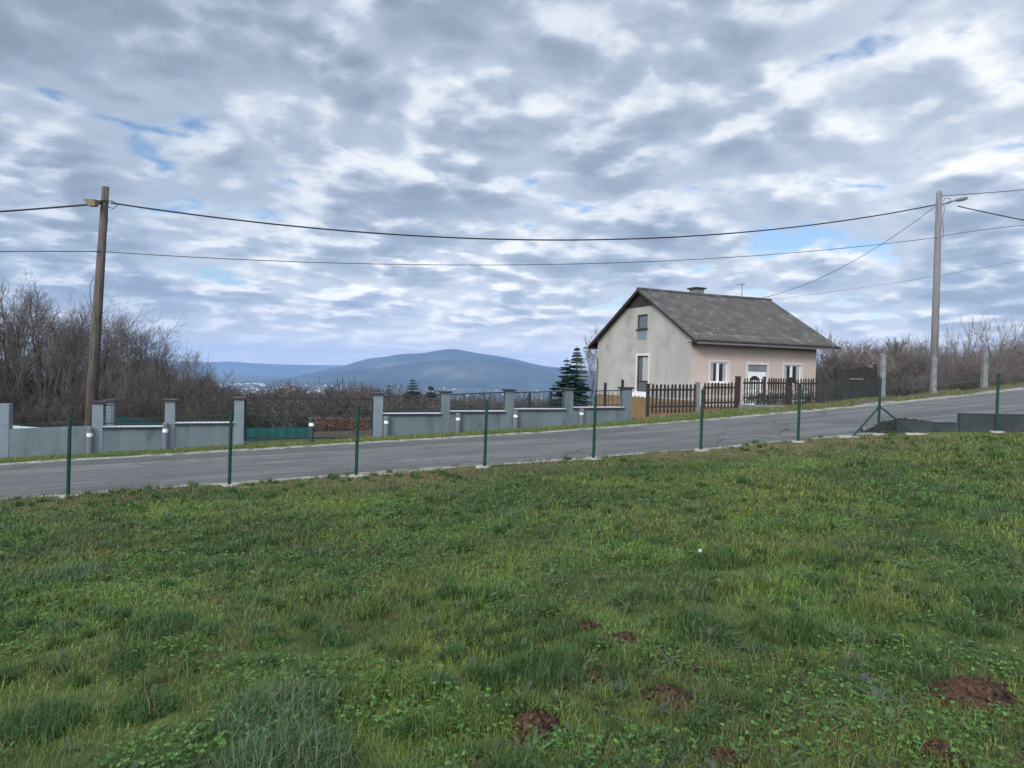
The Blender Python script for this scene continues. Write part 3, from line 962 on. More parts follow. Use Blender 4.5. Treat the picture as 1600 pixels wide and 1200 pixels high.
# ------------------------------------------------------------------ wall, pillars, railings across the road
def wpt(px, py, n=N_WALL):
    s_, z_ = onn(px, py, n)
    x, y = sn(s_, n)
    return s_, x, y, z_
gw = thing('garden_wall', 'blue grey rendered roadside wall with capped pillars and black railings', 'wall', (*sn(0, N_WALL), gz(*sn(0, N_WALL))), ROAD_A)
# all in the wall's own frame: x = s, y = n - N_WALL (positive away from the road), z relative to the root
RZ = gw.location.z
def s_of(px, py): return onn(px, py, N_WALL)[0]
pil = [(153, 627, .25), (266, 624, .24), (374, 621, .25), (592, 614, .25), (697, 611, .25), (797, 608, .25), (890, 606.5, .25), (981, 605, .28)]
PS = []
for px, py, wd in pil:
    s_, z_ = onn(px, py, N_WALL)
    PS.append((s_, z_))
    base_z = float(zr(s_)) - .5
    pb_ = MB().box((s_ - wd / 2, -.02, base_z - RZ), (s_ + wd / 2, wd + .02, z_ - .055 - RZ)).build('pillar', M['pillar_paint'] if px < 680 else M['wall_paint'], gw)
    MB().box((s_ - wd / 2 - .055, -.075, z_ - .0545 - RZ), (s_ + wd / 2 + .055, wd + .075, z_ - RZ)).build('pillar_cap', M['coping'], pb_)
# rear pillar of the corner
s_, z_ = onn(171.5, 624.5, N_WALL + 1.1)
pb_ = MB().box((s_ - .12, 1.0, -1.2 - RZ), (s_ + .12, 1.24, z_ - .055 - RZ)).build('pillar', M['pillar_paint'], gw)
MB().box((s_ - .175, .945, z_ - .0545 - RZ), (s_ + .175, 1.295, z_ - RZ)).build('pillar_cap', M['coping'], pb_)
# left plain run
s0, zt0 = onn(-260, 688, N_WALL); s1, zt1 = PS[0][0] - .125, onn(140, 666, N_WALL)[1]
zt0 = zt1 - .045 * (s1 - s0)
mb = MB(); mb.obox((s0, .10), (s1, .10), .10, float(zr(s0)) - .5 - RZ, zt0 - RZ, float(zr(s1)) - .5 - RZ, zt1 - RZ)
mb.build('low_wall', M['wall_paint'], gw)
sa, za = onn(2, 631, N_WALL)
MB().box((sa - .55, -.01, -1.6 - RZ), (sa + .17, .26, za - RZ)).build('pillar', M['pillar_paint'], gw)
# runs between pillars: (first pillar, second pillar, coping pixel y at the middle)
runs = [(0, 1, 666), (1, 2, 660), (3, 4, 645.5), (4, 5, 642), (5, 6, 638.5), (6, 7, 636)]
for a, b, yc in runs:
    sA, sB = PS[a][0] + .122, PS[b][0] - .122
    pxm = (pil[a][0] + pil[b][0]) / 2
    zc_ = onn(pxm, yc, N_WALL)[1]
    dz = .012 * (sB - sA)
    zl, zh = zc_ - dz / 2, zc_ + dz / 2
    MB().obox((sA, .11), (sB, .11), .11, float(zr(sA)) - .6 - RZ, zl - .055 - RZ, float(zr(sB)) - .6 - RZ, zh - .055 - RZ).build('low_wall', M['wall_paint'], gw)
    cp = MB().obox((sA, .11), (sB, .11), .19, zl - .054 - RZ, zl - .012 - RZ, zh - .054 - RZ, zh - .012 - RZ).build('coping', M['coping'], gw)
    MB().obox((sA, .11), (sB, .11), .195, zl - .0118 - RZ, zl - RZ, zh - .0118 - RZ, zh - RZ).build('drip_edge', M['coping_edge'], cp)
    # railing panel: top rail, bottom rail, thin bars, scrolls
    rl = MB()
    zA, zB = PS[a][1] - .09, PS[b][1] - .09
    rl.obox((sA, .12), (sB, .12), .018, zA - .03 - RZ, zA - RZ, zB - .03 - RZ, zB - RZ)
    rl.obox((sA, .12), (sB, .12), .014, zl + .05 - RZ, zl + .075 - RZ, zh + .05 - RZ, zh + .075 - RZ)
    nb = max(6, int((sB - sA) / .155))
    for k in range(nb + 1):
        f_ = k / nb
        s_ = sA + .02 + (sB - sA - .04) * f_
        rl.box((s_ - .006, .114, zl + .07 - RZ), (s_ + .006, .126, zA + (zB - zA) * f_ - .02 - RZ))
    if a >= 3:
        for k in range(nb):
            f_ = (k + .5) / nb
            s_ = sA + (sB - sA) * f_; zm = (zl + zA) / 2 + .12
            if k % 2 == 0:
                for g_ in (-1, 1):
                    pts = [(s_ + g_ * .05 * math.sin(q_ / 8 * math.pi), .12, zm - .12 + .24 * q_ / 8 - RZ) for q_ in range(9)]
                    rl.tube(pts, .006, 4)
    else:
        for k in range(5):       # fine mesh infill wires on the left panels
            f_ = (k + 1) / 6
            rl.obox((sA, .12), (sB, .12), .003, zl + (zA - zl) * f_ - .003 - RZ, zl + (zA - zl) * f_ + .003 - RZ)
    rl.build('railing', M['black_metal'], gw)
# taller black uprights near the right end
for px, yt, yb in ((946, 598, 634), (973, 593, 634)):
    s_, zt_ = onn(px, yt, N_WALL + .3); _, zb_ = onn(px, yb + 8, N_WALL + .3)
    MB().box((s_ - .035, .27, zb_ - .3 - RZ), (s_ + .035, .34, zt_ - RZ)).build('upright', M['black_metal'], gw)
for px, yt in ((828, 614), (861, 611)):
    s_, zt_ = onn(px, yt, N_WALL + .6)
    MB().box((s_ - .035, .57, -.6 - RZ), (s_ + .035, .64, zt_ - RZ)).build('upright', M['black_metal'], gw)

# sliding gate in the gap
sA, sB = PS[2][0] + .14, PS[3][0] - .14
zt = (PS[2][1] + PS[3][1]) / 2 - .09
gt_ = thing('sliding_gate', 'black framed mesh gate closing the wide gap in the grey wall', 'gate', (*sn(sA, N_WALL + .30), float(zr(sA)) - .1), ROAD_A)
zz0 = gt_.location.z
zbot = float(zr((sA + sB) / 2)) + .04
zmid = onn(480, 651, N_WALL + .3)[1]
L_ = sB - sA
fr = MB()
fr.box((0, -.02, zbot - zz0), (L_, .02, zbot + .05 - zz0)); fr.box((0, -.02, zt - .04 - zz0), (L_, .02, zt - zz0))
fr.box((0, -.018, zmid - zz0), (L_, .018, zmid + .03 - zz0)); fr.box((0, -.018, zmid - .12 - zz0), (L_, .018, zmid - .095 - zz0))
for f_ in (0, .5, 1):
    fr.box((L_ * f_ - .02, -.025, zbot - zz0), (L_ * f_ + .02, .025, zt - zz0))
fr.build('gate_frame', M['black_metal'], gt_)
bars = MB()
for k in range(1, 36):
    x_ = L_ * k / 36
    bars.box((x_ - .004, -.004, zbot + .05 - zz0), (x_ + .004, .004, zt - .04 - zz0))
bars.build('gate_mesh', M['black_metal'], gt_)

# bollard lights along the wall
bl = [(140.5, 667, 706, 'grey', 'grey bollard light with white band at the wall corner left of first pillar'),
      (258.5, 660.5, 698.5, 'grey', 'grey bollard light with white band beneath the second pillar from left'),
      (487, 652, 685, 'dark', 'dark bollard light with a white square, alone in front of the gate'),
      (604, 650, 685, 'grey', 'grey bollard light at the pillar right of the gate'),
      (716, 645.5, 681, 'grey', 'grey bollard light under the railing right of the gate pillar, third from wall end'),
      (806, 641.5, 671, 'grey', 'grey bollard light second from the right end of the wall'),
      (909, 638.5, 666, 'grey', 'last grey bollard light, nearest to the house')]
for px, yt, yb, kind_, lab in bl:
    nb_ = N_WALL - .14 if kind_ == 'grey' else N_WALL - .35
    s_, zt_ = onn(px, yt, nb_)
    x, y = sn(s_, nb_)
    zb_ = gz(x, y) - .01
    h = max(.5, zt_ - zb_); r_ = .075
    t_ = thing('bollard_light', lab, 'bollard light', (x, y, zb_), ROAD_A, 'bollard lights along the wall')
    m_ = M['grey_post'] if kind_ == 'grey' else M['dark_post']
    MB().tube([(0, 0, -.1), (0, 0, h * .66)], r_, 14).build('post', m_, t_, smooth=False)
    MB().tube([(0, 0, h * .66), (0, 0, h * .79)], r_ * .92, 14).build('diffuser', M['diffuser'], t_)
    MB().tube([(0, 0, h * .79), (0, 0, h * .97), (0, 0, h)], [r_, r_, r_ * .8], 14).build('cap', m_, t_)

# teal screens, shed and rusty hedge behind the wall
def screen(label, pa, Da, pb, Db, h, nposts):
    a = at(*pa, Da); b = at(*pb, Db)
    t_ = thing('privacy_screen', label, 'screen', (a.x, a.y, a.z - h), math.atan2(b.y - a.y, b.x - a.x), 'teal privacy screens behind the wall')
    L_ = (b.xy - a.xy).length; dz = b.z - a.z
    mb = MB()
    nn = 24
    vs = []; fs = []
    for i in range(nn + 1):
        f_ = i / nn
        w_ = .012 * math.sin(f_ * 40)
        for z_ in (0, h):
            vs += [(L_ * f_, w_, z_ + dz * f_), (L_ * f_, w_ + .012, z_ + dz * f_)]
    for i in range(nn):
        k = i * 4
        fs += [(k, k + 4, k + 6, k + 2), (k + 1, k + 3, k + 7, k + 5), (k + 2, k + 6, k + 7, k + 3), (k, k + 1, k + 5, k + 4)]
    mb.add(vs, fs); mb.build('sheet', M['teal'], t_)
    for i in range(nposts):
        f_ = i / (nposts - 1)
        MB().tube([(L_ * f_, .05, -.3 + dz * f_), (L_ * f_, .05, h + .02 + dz * f_)], .022, 6).build('post', M['green_paint'], t_)
    return t_
screen('teal screen sloping down behind the railing next to the corner pillars', (168, 645.5), 20.5, (250, 659.5), 26.5, 1.1, 5)
screen('low teal screen behind the left half of the sliding gate', (385, 669), 21.6, (484, 668), 23.0, .75, 4)
a = at(-40, 655, 23.5); b = at(44, 660.5, 23.2)
sh = thing('garden_shed', 'low shed with pale green sheet roof behind the left wall', 'shed', (a.x, a.y, a.z - 1.6), math.atan2(b.y - a.y, b.x - a.x))
L_ = (b.xy - a.xy).length
MB().add([(-.1, -.5, 1.22), (L_, -.5, 1.16), (L_, .6, 1.32), (-.1, .6, 1.38), (-.1, -.5, 1.25), (L_, -.5, 1.19), (L_, .6, 1.35), (-.1, .6, 1.41)],
         [(0, 3, 2, 1), (4, 5, 6, 7), (0, 1, 5, 4), (1, 2, 6, 5), (2, 3, 7, 6), (3, 0, 4, 7)]).build('roof', M['shed_roof'], sh)
MB().box((0, -.35, -.6), (L_ - .15, .5, 1.15)).build('wall', M['picket_grey'], sh)

# ------------------------------------------------------------------ trees
def bare_tree(seed, h, spread=1.0, levels=5, trunk_r=.16, twig=.014, lean=0., fork=.28, limb=None, kids=(3, 4), droop=0., thin=1.):
    rg = random.Random(seed)
    tr, tw = MB(), MB()
    def grow(p, d, ln, r_, lv):
        n_ = 3 if lv > 1 else 2
        pts = [p.copy()]; rad = [r_]
        q = p.copy(); dd = d.copy()
        for i in range(n_):
            dd = (dd + Vector((rg.gauss(0, .12), rg.gauss(0, .12), rg.gauss(.015, .09) - droop * .05))).normalized()
            q = q + dd * ln / n_
            pts.append(q.copy()); rad.append(max(twig * .55, r_ * (1 - .45 * (i + 1) / n_)))
        (tr if lv >= levels - 1 else tw).tube(pts, rad, 6 if lv >= levels else 4 if lv >= levels - 1 else 3, caps=False)
        if lv <= 0: return
        nk = rg.randint(*kids)
        for k in range(nk):
            f_ = rg.uniform(.35, 1.0) if k else 1.0
            j = min(len(pts) - 1, max(1, int(round(f_ * n_))))
            bp = pts[j - 1].lerp(pts[j], rg.uniform(.4, 1.0)) if k else pts[-1]
            az = rg.uniform(0, 2 * math.pi)
            wide_ = (.30, .62) if lv >= levels else (.38, .80) if lv == levels - 1 else (.5, 1.05)
            ang = rg.uniform(*wide_) * spread if k else rg.uniform(.05, .3)
            side = dd.orthogonal().normalized()
            side = Matrix.Rotation(az, 3, dd) @ side
            nd = (dd * math.cos(ang) + side * math.sin(ang))
            nd.z += .05
            nd.normalize()
            grow(bp, nd, ln * rg.uniform(.58, .80), max(twig, rad[j] * rg.uniform(.5, .75)), lv - 1)
    d0 = Vector((lean, rg.uniform(-.05, .05), 1)).normalized()
    tl = h * fork
    pts = [Vector((0, 0, -.6)), Vector((0, 0, 0)), d0 * tl * .5 + Vector((rg.uniform(-.1, .1), 0, 0)), d0 * tl]
    tr.tube(pts, [trunk_r * 1.25, trunk_r * 1.1, trunk_r * .9, trunk_r * .78], 7, caps=False)
    for k in range(rg.randint(2, 3)):
        az = rg.uniform(0, 6.28)
        nd = Vector((math.cos(az) * .28 * spread, math.sin(az) * .28 * spread, 1)).normalized()
        grow(d0 * tl * rg.uniform(.8, 1.0), nd, (limb or .26) * h, trunk_r * .6, levels)
    # scale to the exact height
    top = max(v[2] for v in tw.v)
    k = h / top
    for m_ in (tr, tw):
        m_.v = [(a, b, c * k if c > 0 else c) for a, b, c in m_.v]
    return tr, tw

def make_tree(name, label, cat, seed, h, group, mats=('bark', 'twig'), loc=(0, 0, 0), **kw):
    tr, tw = bare_tree(seed, h, **kw)
    t_ = thing(name, label, cat, loc, 0, group)
    tr.build('trunk', M[mats[0]], t_); tw.build('crown', M[mats[1]], t_)
    return t_

def shrub_mesh(seed, h, wd, stems=26, r_=.012, up=.1):
    rg = random.Random(seed); st, tw = MB(), MB()
    for i in range(stems):
        az = rg.uniform(0, 6.28); rr = rg.uniform(0, wd * .35)
        p = Vector((math.cos(az) * rr, math.sin(az) * rr, -.15)); d = Vector((math.cos(az) * rg.uniform(0, .5), math.sin(az) * rg.uniform(0, .5), 1)).normalized()
        ln = h * rg.uniform(.6, 1.05); pts = [p]; q = p.copy()
        for k in range(4):
            d = (d + Vector((rg.gauss(0, .14), rg.gauss(0, .14), .02))).normalized(); q = q + d * ln / 4; pts.append(q.copy())
        st.tube(pts, [r_ * 1.5, r_ * 1.3, r_, r_ * .8, r_ * .5], 3, caps=False)
        for k in range(9):
            j = rg.randint(1, 3); b = pts[j].lerp(pts[j + 1], rg.random())
            e = Vector((rg.gauss(0, 1), rg.gauss(0, 1), rg.uniform(.1, 1.2) + up * 10)).normalized()
            m_ = b + e * rg.uniform(.15, .4) * h * .4
            m2 = m_ + (e + Vector((rg.gauss(0, .5), rg.gauss(0, .5), .3))).normalized() * h * .12
            tw.tube([b, m_, m2], [r_ * .8, r_ * .6, r_ * .4], 3, caps=False)
            for _ in range(2):
                tw.tube([m_, m_ + Vector((rg.gauss(0, 1), rg.gauss(0, 1), rg.uniform(-.2, 1) + up * 6)).normalized() * h * .13], [r_ * .6, r_ * .4], 3, caps=False)
    return st, tw

# templates for the wood at the left: first copies stand in the picture themselves
WOODLAB = 'bare brown deciduous tree in the dense wood behind the left wall'
WOODGRP = 'bare trees of the left wood'
tmpl = []
for i, (sp, fk, kd) in enumerate([(.95, .34, (3, 3)), (.72, .44, (3, 3)), (1.05, .28, (3, 4)), (.62, .50, (2, 3)), (.85, .40, (3, 3)), (.58, .54, (3, 3))]):
    tmpl.append(make_tree('bare_tree', WOODLAB, 'tree', 100 + i, 12.0, WOODGRP, spread=sp, fork=fk, kids=kd, levels=5, trunk_r=.20 if i % 2 else .25, twig=.010, limb=(1 - fk) * .40))
env = np.array([(-160, 440), (-60, 446), (0, 446), (45, 438), (75, 441), (100, 460), (130, 470), (165, 476), (195, 492), (225, 508), (255, 528), (285, 546), (312, 560), (335, 577)])
spots = []
def wood_row(px_list, D0, D1, drop):
    for px in px_list:
        D = rnd.uniform(D0, D1)
        y = float(np.interp(px, env[:, 0], env[:, 1])) - 16 + rnd.uniform(*drop)
        spots.append((px, y, D))
wood_row([-140, -118, -95, -72, -50, -30, -8, 12, 30, 47, 66, 84, 104, 122, 138, 158, 172, 186, 200, 216, 232, 246, 262, 280, 296, 312], 43, 50, (0, 14))
wood_row([-120, -70, -35, -4, 30, 62, 92, 118, 146, 172, 197, 221, 246, 270, 296, 320], 52, 60, (14, 60))
wood_row([-130, -80, -40, 0, 22, 55, 84, 110, 138, 166, 190, 214, 240, 262, 290, 314, 332], 62, 74, (25, 75))
wood_row([-100, -50, -10, 38, 70, 99, 125, 152, 180, 203, 228, 252, 276, 302, 326], 39, 42.5, (55, 105))
used = [False] * len(tmpl)
big_lab = {47: 'tallest bare oak with broad forked crown rising above the left wood', 186: 'bare tree with wide twiggy crown just right of the wooden pole'}
for i, (px, y, D) in enumerate(spots):
    top = at(px, y, D); base = gz(top.x, top.y)
    h = max(4.0, top.z - base)
    k = rnd.randrange(len(tmpl))
    if px in (47, 186) and D < 51: k = 2 if px == 186 else 0
    lab = big_lab.get(px, WOODLAB) if D < 51 and D > 43 else WOODLAB
    sc_ = h / 12.0; sxy = sc_ * rnd.uniform(.75, 1.0)
    if px in (47, 186): sxy = sc_ * 1.15
    o = tmpl[k]
    if used[k]: o = copy_thing(o, (0, 0, 0), 0)
    used[k] = True
    o.location = (top.x, top.y, base - .05); o.rotation_euler = (0, 0, rnd.uniform(0, 6.28)); o.scale = (sxy, sxy, sc_); o['label'] = lab

# brushwood under the wood
sh_t = []
for i in range(4):
    st, tw = shrub_mesh(300 + i, 3.0, 2.4, stems=34, r_=.014, up=.2)
    t_ = thing('brushwood_shrub', 'bare brown shrub in the tangled undergrowth of the left wood', 'shrub', (0, 0, 0), 0, 'undergrowth of the left wood')
    st.build('stems', M['bark'], t_); tw.build('twigs', M['brush'], t_)
    sh_t.append(t_)
su = [False] * 4
cnt = 0
for row, (D0, D1, n_, hl_, hh_) in enumerate([(33, 37, 22, 1.5, 2.4), (38, 45, 34, 2.4, 3.8), (48, 58, 42, 4.2, 6.2), (62, 75, 44, 5.5, 8)]):
    for i in range(n_):
        px = -150 + (495) * (i + rnd.random()) / n_
        D = rnd.uniform(D0, D1)
        p = at(px, 600, D); base = gz(p.x, p.y)
        lim = at(px, float(np.interp(px, env[:, 0], env[:, 1])) + 38, D).z - base
        h = min(rnd.uniform(hl_, hh_), max(1.2, lim))
        k = rnd.randrange(4); o = sh_t[k]
        if su[k]: o = copy_thing(o, (0, 0, 0), 0)
        su[k] = True
        o.location = (p.x, p.y, base - .05); o.rotation_euler = (0, 0, rnd.uniform(0, 6.28)); o.scale = (h / 3 * rnd.uniform(.9, 1.3),) * 2 + (h / 3,)

# the wood across the valley in the middle distance
FARLAB = 'distant bare treetop in the brown wood beyond the sliding gate'
ft = []
for i in range(4):
    ft.append(make_tree('bare_tree', FARLAB, 'tree', 500 + i, 14.0, 'bare trees across the valley', ('bark', 'far_twig'), spread=[.9, .7, 1.05, .8][i], fork=.22, kids=(3, 4), levels=4, trunk_r=.24, twig=.036, limb=.30))
fu = [False] * 4
envm = np.array([(320, 596), (350, 600), (375, 604), (400, 598), (430, 594), (470, 591), (500, 594), (520, 589), (560, 591), (585, 597), (610, 592), (640, 600), (690, 602), (720, 607), (760, 606), (800, 612), (830, 614), (880, 612)])
for row, (D0, D1, n_, dr) in enumerate([(90, 112, 22, (8, 30)), (118, 150, 24, (-2, 16)), (160, 200, 26, (-5, 10)), (210, 260, 22, (-4, 8))]):
    for i in range(n_):
        px = 322 + 560 * (i + rnd.random()) / n_
        D = rnd.uniform(D0, D1)
        y = float(np.interp(px, envm[:, 0], envm[:, 1])) + rnd.uniform(*dr)
        p = at(px, y, D); base = gz(p.x, p.y)
        h = min(max(5., p.z - base), 24)
        k = rnd.randrange(4); o = ft[k]
        if fu[k]: o = copy_thing(o, (0, 0, 0), 0)
        fu[k] = True
        sxy = min(1.9, h / 14 * rnd.uniform(1.0, 1.7))
        o.location = (p.x, p.y, p.z - h); o.rotation_euler = (0, 0, rnd.uniform(0, 6.28)); o.scale = (sxy, sxy, h / 14)
# brush belt that fills the slope below those crowns
bb_t = []
for i in range(3):
    st, tw = shrub_mesh(340 + i, 3.0, 3.0, stems=30, r_=.03)
    t_ = thing('brushwood_shrub', 'bare brown shrub on the slope behind the gate and railings', 'shrub', (0, 0, 0), 0, 'shrubs on the slope behind the railings')
    st.build('stems', M['bark'], t_); tw.build('twigs', M['brush'], t_)
    bb_t.append(t_)
bu = [False] * 3
for row, (D0, D1, n_, hl_, hh_) in enumerate([(38, 50, 22, 2.0, 3.2), (58, 75, 26, 3, 5), (80, 95, 24, 4, 7)]):
    for i in range(n_):
        px = 335 + 540 * (i + rnd.random()) / n_
        if row == 0 and px > 700: continue
        D = rnd.uniform(D0, D1); p = at(px, 600, D); base = gz(p.x, p.y)
        lim = at(px, float(np.interp(px, envm[:, 0], envm[:, 1])) + 24, D).z - base
        h = max(1.0, min(rnd.uniform(hl_, hh_), lim))
        k = rnd.randrange(3); o = bb_t[k]
        if bu[k]: o = copy_thing(o, (0, 0, 0), 0)
        bu[k] = True
        o.location = (p.x, p.y, base - .05); o.rotation_euler = (0, 0, rnd.uniform(0, 6.28)); o.scale = (h / 3 * rnd.uniform(1., 1.5),) * 2 + (h / 3,)

# conifers
def conifer_mesh(seed, h, rad, whorls, dens=1.0, gap=.0):
    rg = random.Random(seed); tr, nd = MB(), MB()
    tr.tube([(0, 0, -.5), (0, 0, h * .5), (0, 0, h)], [h * .018, h * .011, h * .003], 6)
    for i in range(whorls):
        f_ = i / (whorls - 1)
        z = h * (.06 + .90 * f_) + rg.uniform(-.02, .02) * h
        rr = rad * (1 - f_) ** .85 + .06 * h * .3
        for k in range(rg.randint(7, 10)):
            az = rg.uniform(0, 6.28); ln = rr * rg.choice((.55, .75, .9, 1.0, 1.1, 1.2)); dr_ = rg.uniform(.7, 1.5)
            dv = Vector((math.cos(az), math.sin(az), 0)); sd = Vector((-dv.y, dv.x, 0))
            pts = []
            for j in range(5):
                a = j / 4
                pts.append(dv * ln * a + Vector((0, 0, z - ln * dr_ * (.34 * a - .22 * a * a * (1.1)) + ln * .02 + rg.uniform(-.02, .02) * ln)))
            tr.tube(pts, [.02 * h / 6, .015 * h / 6, .012 * h / 6, .008 * h / 6, .004 * h / 6], 3, caps=False)
            ns = max(6, int(14 * dens))
            for j in range(ns):
                a = .12 + .88 * j / (ns - 1)
                b = pts[min(3, int(a * 4))].lerp(pts[min(4, int(a * 4) + 1)], a * 4 - int(min(3.999, a * 4)))
                for g_ in (-1, 1):
                    tl = ln * .40 * (1.12 - a) + .12 * h / 6
                    e = b + (sd * g_ * .85 + dv * .5 + Vector((0, 0, rg.uniform(-.35, .05)))).normalized() * tl * rg.uniform(.7, 1.2)
                    wv = Vector((rg.gauss(0, .3), rg.gauss(0, .3), 1)).normalized() * .06 * h / 6
                    nd.add([b - wv, e, b + wv, b.lerp(e, .5) + dv * .05 * h / 6], [(0, 1, 3), (3, 1, 2)])
                    wv2 = dv * .09 * h / 6
                    nd.add([b - wv2, e, b + wv2], [(0, 1, 2)])
    return tr, nd
def conifer(label, px, ytop, D, rad_f, seed, whorls=14, mat_='needle', group=None, hmin=2.):
    p = at(px, ytop, D); base = gz(p.x, p.y); h = max(hmin, p.z - base)
    tr, nd = conifer_mesh(seed, h, h * rad_f, int(whorls * 2.5), 2.2)
    t_ = thing('spruce_tree', label, 'conifer', (p.x, p.y, base), 0, group)
    tr.build('trunk', M['bark'], t_); nd.build('crown', M[mat_], t_)
conifer('blue green spruce with spreading lower branches left of the house', 886, 558, 44, .34, 61, 13)
conifer('taller narrow spruce behind the other one, left of the house', 902, 540, 47, .22, 62, 18)
conifer('dark round topped conifer rising from the distant wood', 645, 590, 130, .36, 63, 13)
conifer('small dark pointed conifer right of the round one in the distant wood', 673, 599, 135, .28, 64, 12)
conifer('small dark conifer at the edge of the distant wood behind the railing', 608, 601, 140, .26, 65, 10)
# pale bare tree between spruce and house, bare trees behind the house
def lone_tree(label, px, ytop, D, seed, mats=('bark', 'twig'), wide=1.0, name='bare_tree', **kw):
    p = at(px, ytop, D); base = gz(p.x, p.y); h = max(2.5, p.z - base)
    t_ = make_tree(name, label, 'tree', seed, h, None, mats, (p.x, p.y, base), **kw)
    t_.scale = (wide, wide, 1)
    return t_
lone_tree('pale bare birch showing beside the left eave of the house', 928, 505, 46, 71, ('bark', 'pale_twig'), spread=.75, levels=5, trunk_r=.09, twig=.009, fork=.2, wide=.62)
lone_tree('bare young tree rising behind the right end of the roof', 1297, 508, 41, 72, spread=.55, levels=4, trunk_r=.07, twig=.012, fork=.35, wide=.7)
lone_tree('bare tree with twisted upright limbs above the right hedge', 1558, 480, 41, 73, ('bark', 'pale_twig'), spread=1.1, levels=4, trunk_r=.10, twig=.011, fork=.22, kids=(2, 3))
lone_tree('leaning bare fruit tree above the board fence', 1392, 520, 37, 74, ('bark', 'twig'), spread=1.0, levels=4, trunk_r=.06, twig=.012, fork=.2, lean=.35)
lone_tree('thin pale sapling beside the first concrete post', 1382, 528, 33, 75, ('bark', 'pale_twig'), spread=.8, levels=3, trunk_r=.045, twig=.010, fork=.25)
for i, (px, y, D) in enumerate([(1490, 498, 44), (1515, 492, 45), (1535, 486, 46), (1585, 484, 44), (1610, 474, 45), (1635, 476, 43), (1500, 503, 40), (1475, 512, 42), (1575, 490, 39), (1595, 485, 47), (1430, 520, 44), (1412, 524, 40), (1345, 522, 42), (1325, 526, 44)]):
    lone_tree('pale bare sapling in the row above the right hedge', px, y, D, 760 + i, ('bark', 'pale_twig'), spread=.9, levels=3, trunk_r=.05, twig=.010, fork=.2, kids=(3, 3))['group'] = 'saplings above the right hedge'
# the hedge at the right: bare shrubs
hs = []
for i in range(3):
    st, tw = shrub_mesh(380 + i, 3.0, 2.6, stems=34, r_=.012)
    t_ = thing('hedge_shrub', 'bare brown hedge shrub behind the wire fence at right', 'shrub', (0, 0, 0), 0, 'bare hedge right of the house')
    st.build('stems', M['bark'], t_); tw.build('twigs', M['hedge_twig'], t_)
    hs.append(t_)
hu_ = [False] * 3
envr = np.array([(1270, 545), (1300, 540), (1320, 528), (1345, 535), (1370, 525), (1400, 528), (1420, 532), (1450, 535), (1480, 534), (1520, 535), (1560, 530), (1600, 524), (1700, 520)])
for row, (D0, D1, n_, dr) in enumerate([(32.5, 34, 18, (22, 50)), (35, 38, 20, (6, 34)), (39, 43, 20, (0, 24)), (44, 50, 24, (-2, 20))]):
    for i in range(n_):
        px = 1285 + 400 * (i + rnd.random()) / n_
        if row == 0 and px < 1380: continue
        D = rnd.uniform(D0, D1); y = float(np.interp(px, envr[:, 0], envr[:, 1])) + rnd.uniform(*dr)
        p = at(px, y, D); base = gz(p.x, p.y); h = max(1.0, p.z - base)
        k = rnd.randrange(3); o = hs[k]
        if hu_[k]: o = copy_thing(o, (0, 0, 0), 0)
        hu_[k] = True
        o.location = (p.x, p.y, base - .05); o.rotation_euler = (0, 0, rnd.uniform(0, 6.28)); o.scale = (h / 3 * rnd.uniform(.9, 1.2),) * 2 + (h / 3,)
# low evergreen shrubs inside the picket fence
for i, (px, lab_) in enumerate([(1206, 'low dark green shrub behind the pickets just right of the gate'), (1224, 'dark green shrub behind the pickets below the right window'),
                                (1252, 'wider dark green shrub behind the pickets at the right corner of the house'), (1284, 'dark green shrub beside the house corner at the grey pickets')]):
    t_p = px_on_pf(px); gx2, gy2 = hl(t_p, .75)
    rg = random.Random(940 + i); st, lf = MB(), MB(); h = rg.uniform(.55, .8)
    for k in range(6):
        st.tube([(rg.uniform(-.1, .1), rg.uniform(-.1, .1), -.1), (rg.uniform(-.3, .3), rg.uniform(-.2, .2), h * .7)], [.015, .007], 4, caps=False)
    for k in range(420):
        c = Vector((rg.gauss(0, .27), rg.gauss(0, .2), abs(rg.gauss(.45, .25)) * h)); e = Vector((rg.gauss(0, 1), rg.gauss(0, 1), rg.gauss(0, 1))).normalized() * .045; g_ = e.orthogonal().normalized() * .025
        lf.add([c - e, c + g_, c + e, c - g_], [(0, 1, 2, 3)])
    t_ = thing('evergreen_shrub', lab_, 'shrub', (gx2, gy2, gz(gx2, gy2)), 0, 'evergreen shrubs behind the picket fence')
    st.build('stems', M['bark'], t_); lf.build('leaves', M['needle'], t_)
# rusty beech hedge behind the gate
for i in range(6):
    px = 496 + i * 14.2
    p = at(px, 651.5 + rnd.uniform(-1, 2), 24.2); base = at(px, 678, 24.2).z
    rg = random.Random(900 + i); st, lf = MB(), MB(); h = p.z - base
    for k in range(5):
        x0 = rg.uniform(-.12, .12)
        st.tube([(x0, rg.uniform(-.1, .1), -.5), (x0 + rg.uniform(-.1, .1), 0, h * .6), (x0 + rg.uniform(-.15, .15), 0, h)], [.014, .011, .006], 4, caps=False)
    for k in range(260):
        c = Vector((rg.gauss(0, .12), rg.gauss(0, .14), rg.uniform(.35, 1.02) * h)); e = Vector((rg.gauss(0, 1), rg.gauss(0, 1), rg.gauss(0, 1))).normalized() * .035; g_ = e.orthogonal().normalized() * .022
        lf.add([c - e, c + g_, c + e, c - g_], [(0, 1, 2, 3)])
    lab_ = 'copper leaved hedge plant behind the right half of the sliding gate'
    t_ = thing('hedge_plant', lab_, 'hedge plant', (p.x, p.y, base), 0, 'copper hedge behind the gate')
    st.build('stems', M['bark'], t_); lf.build('leaves', M['rust_leaf'], t_)

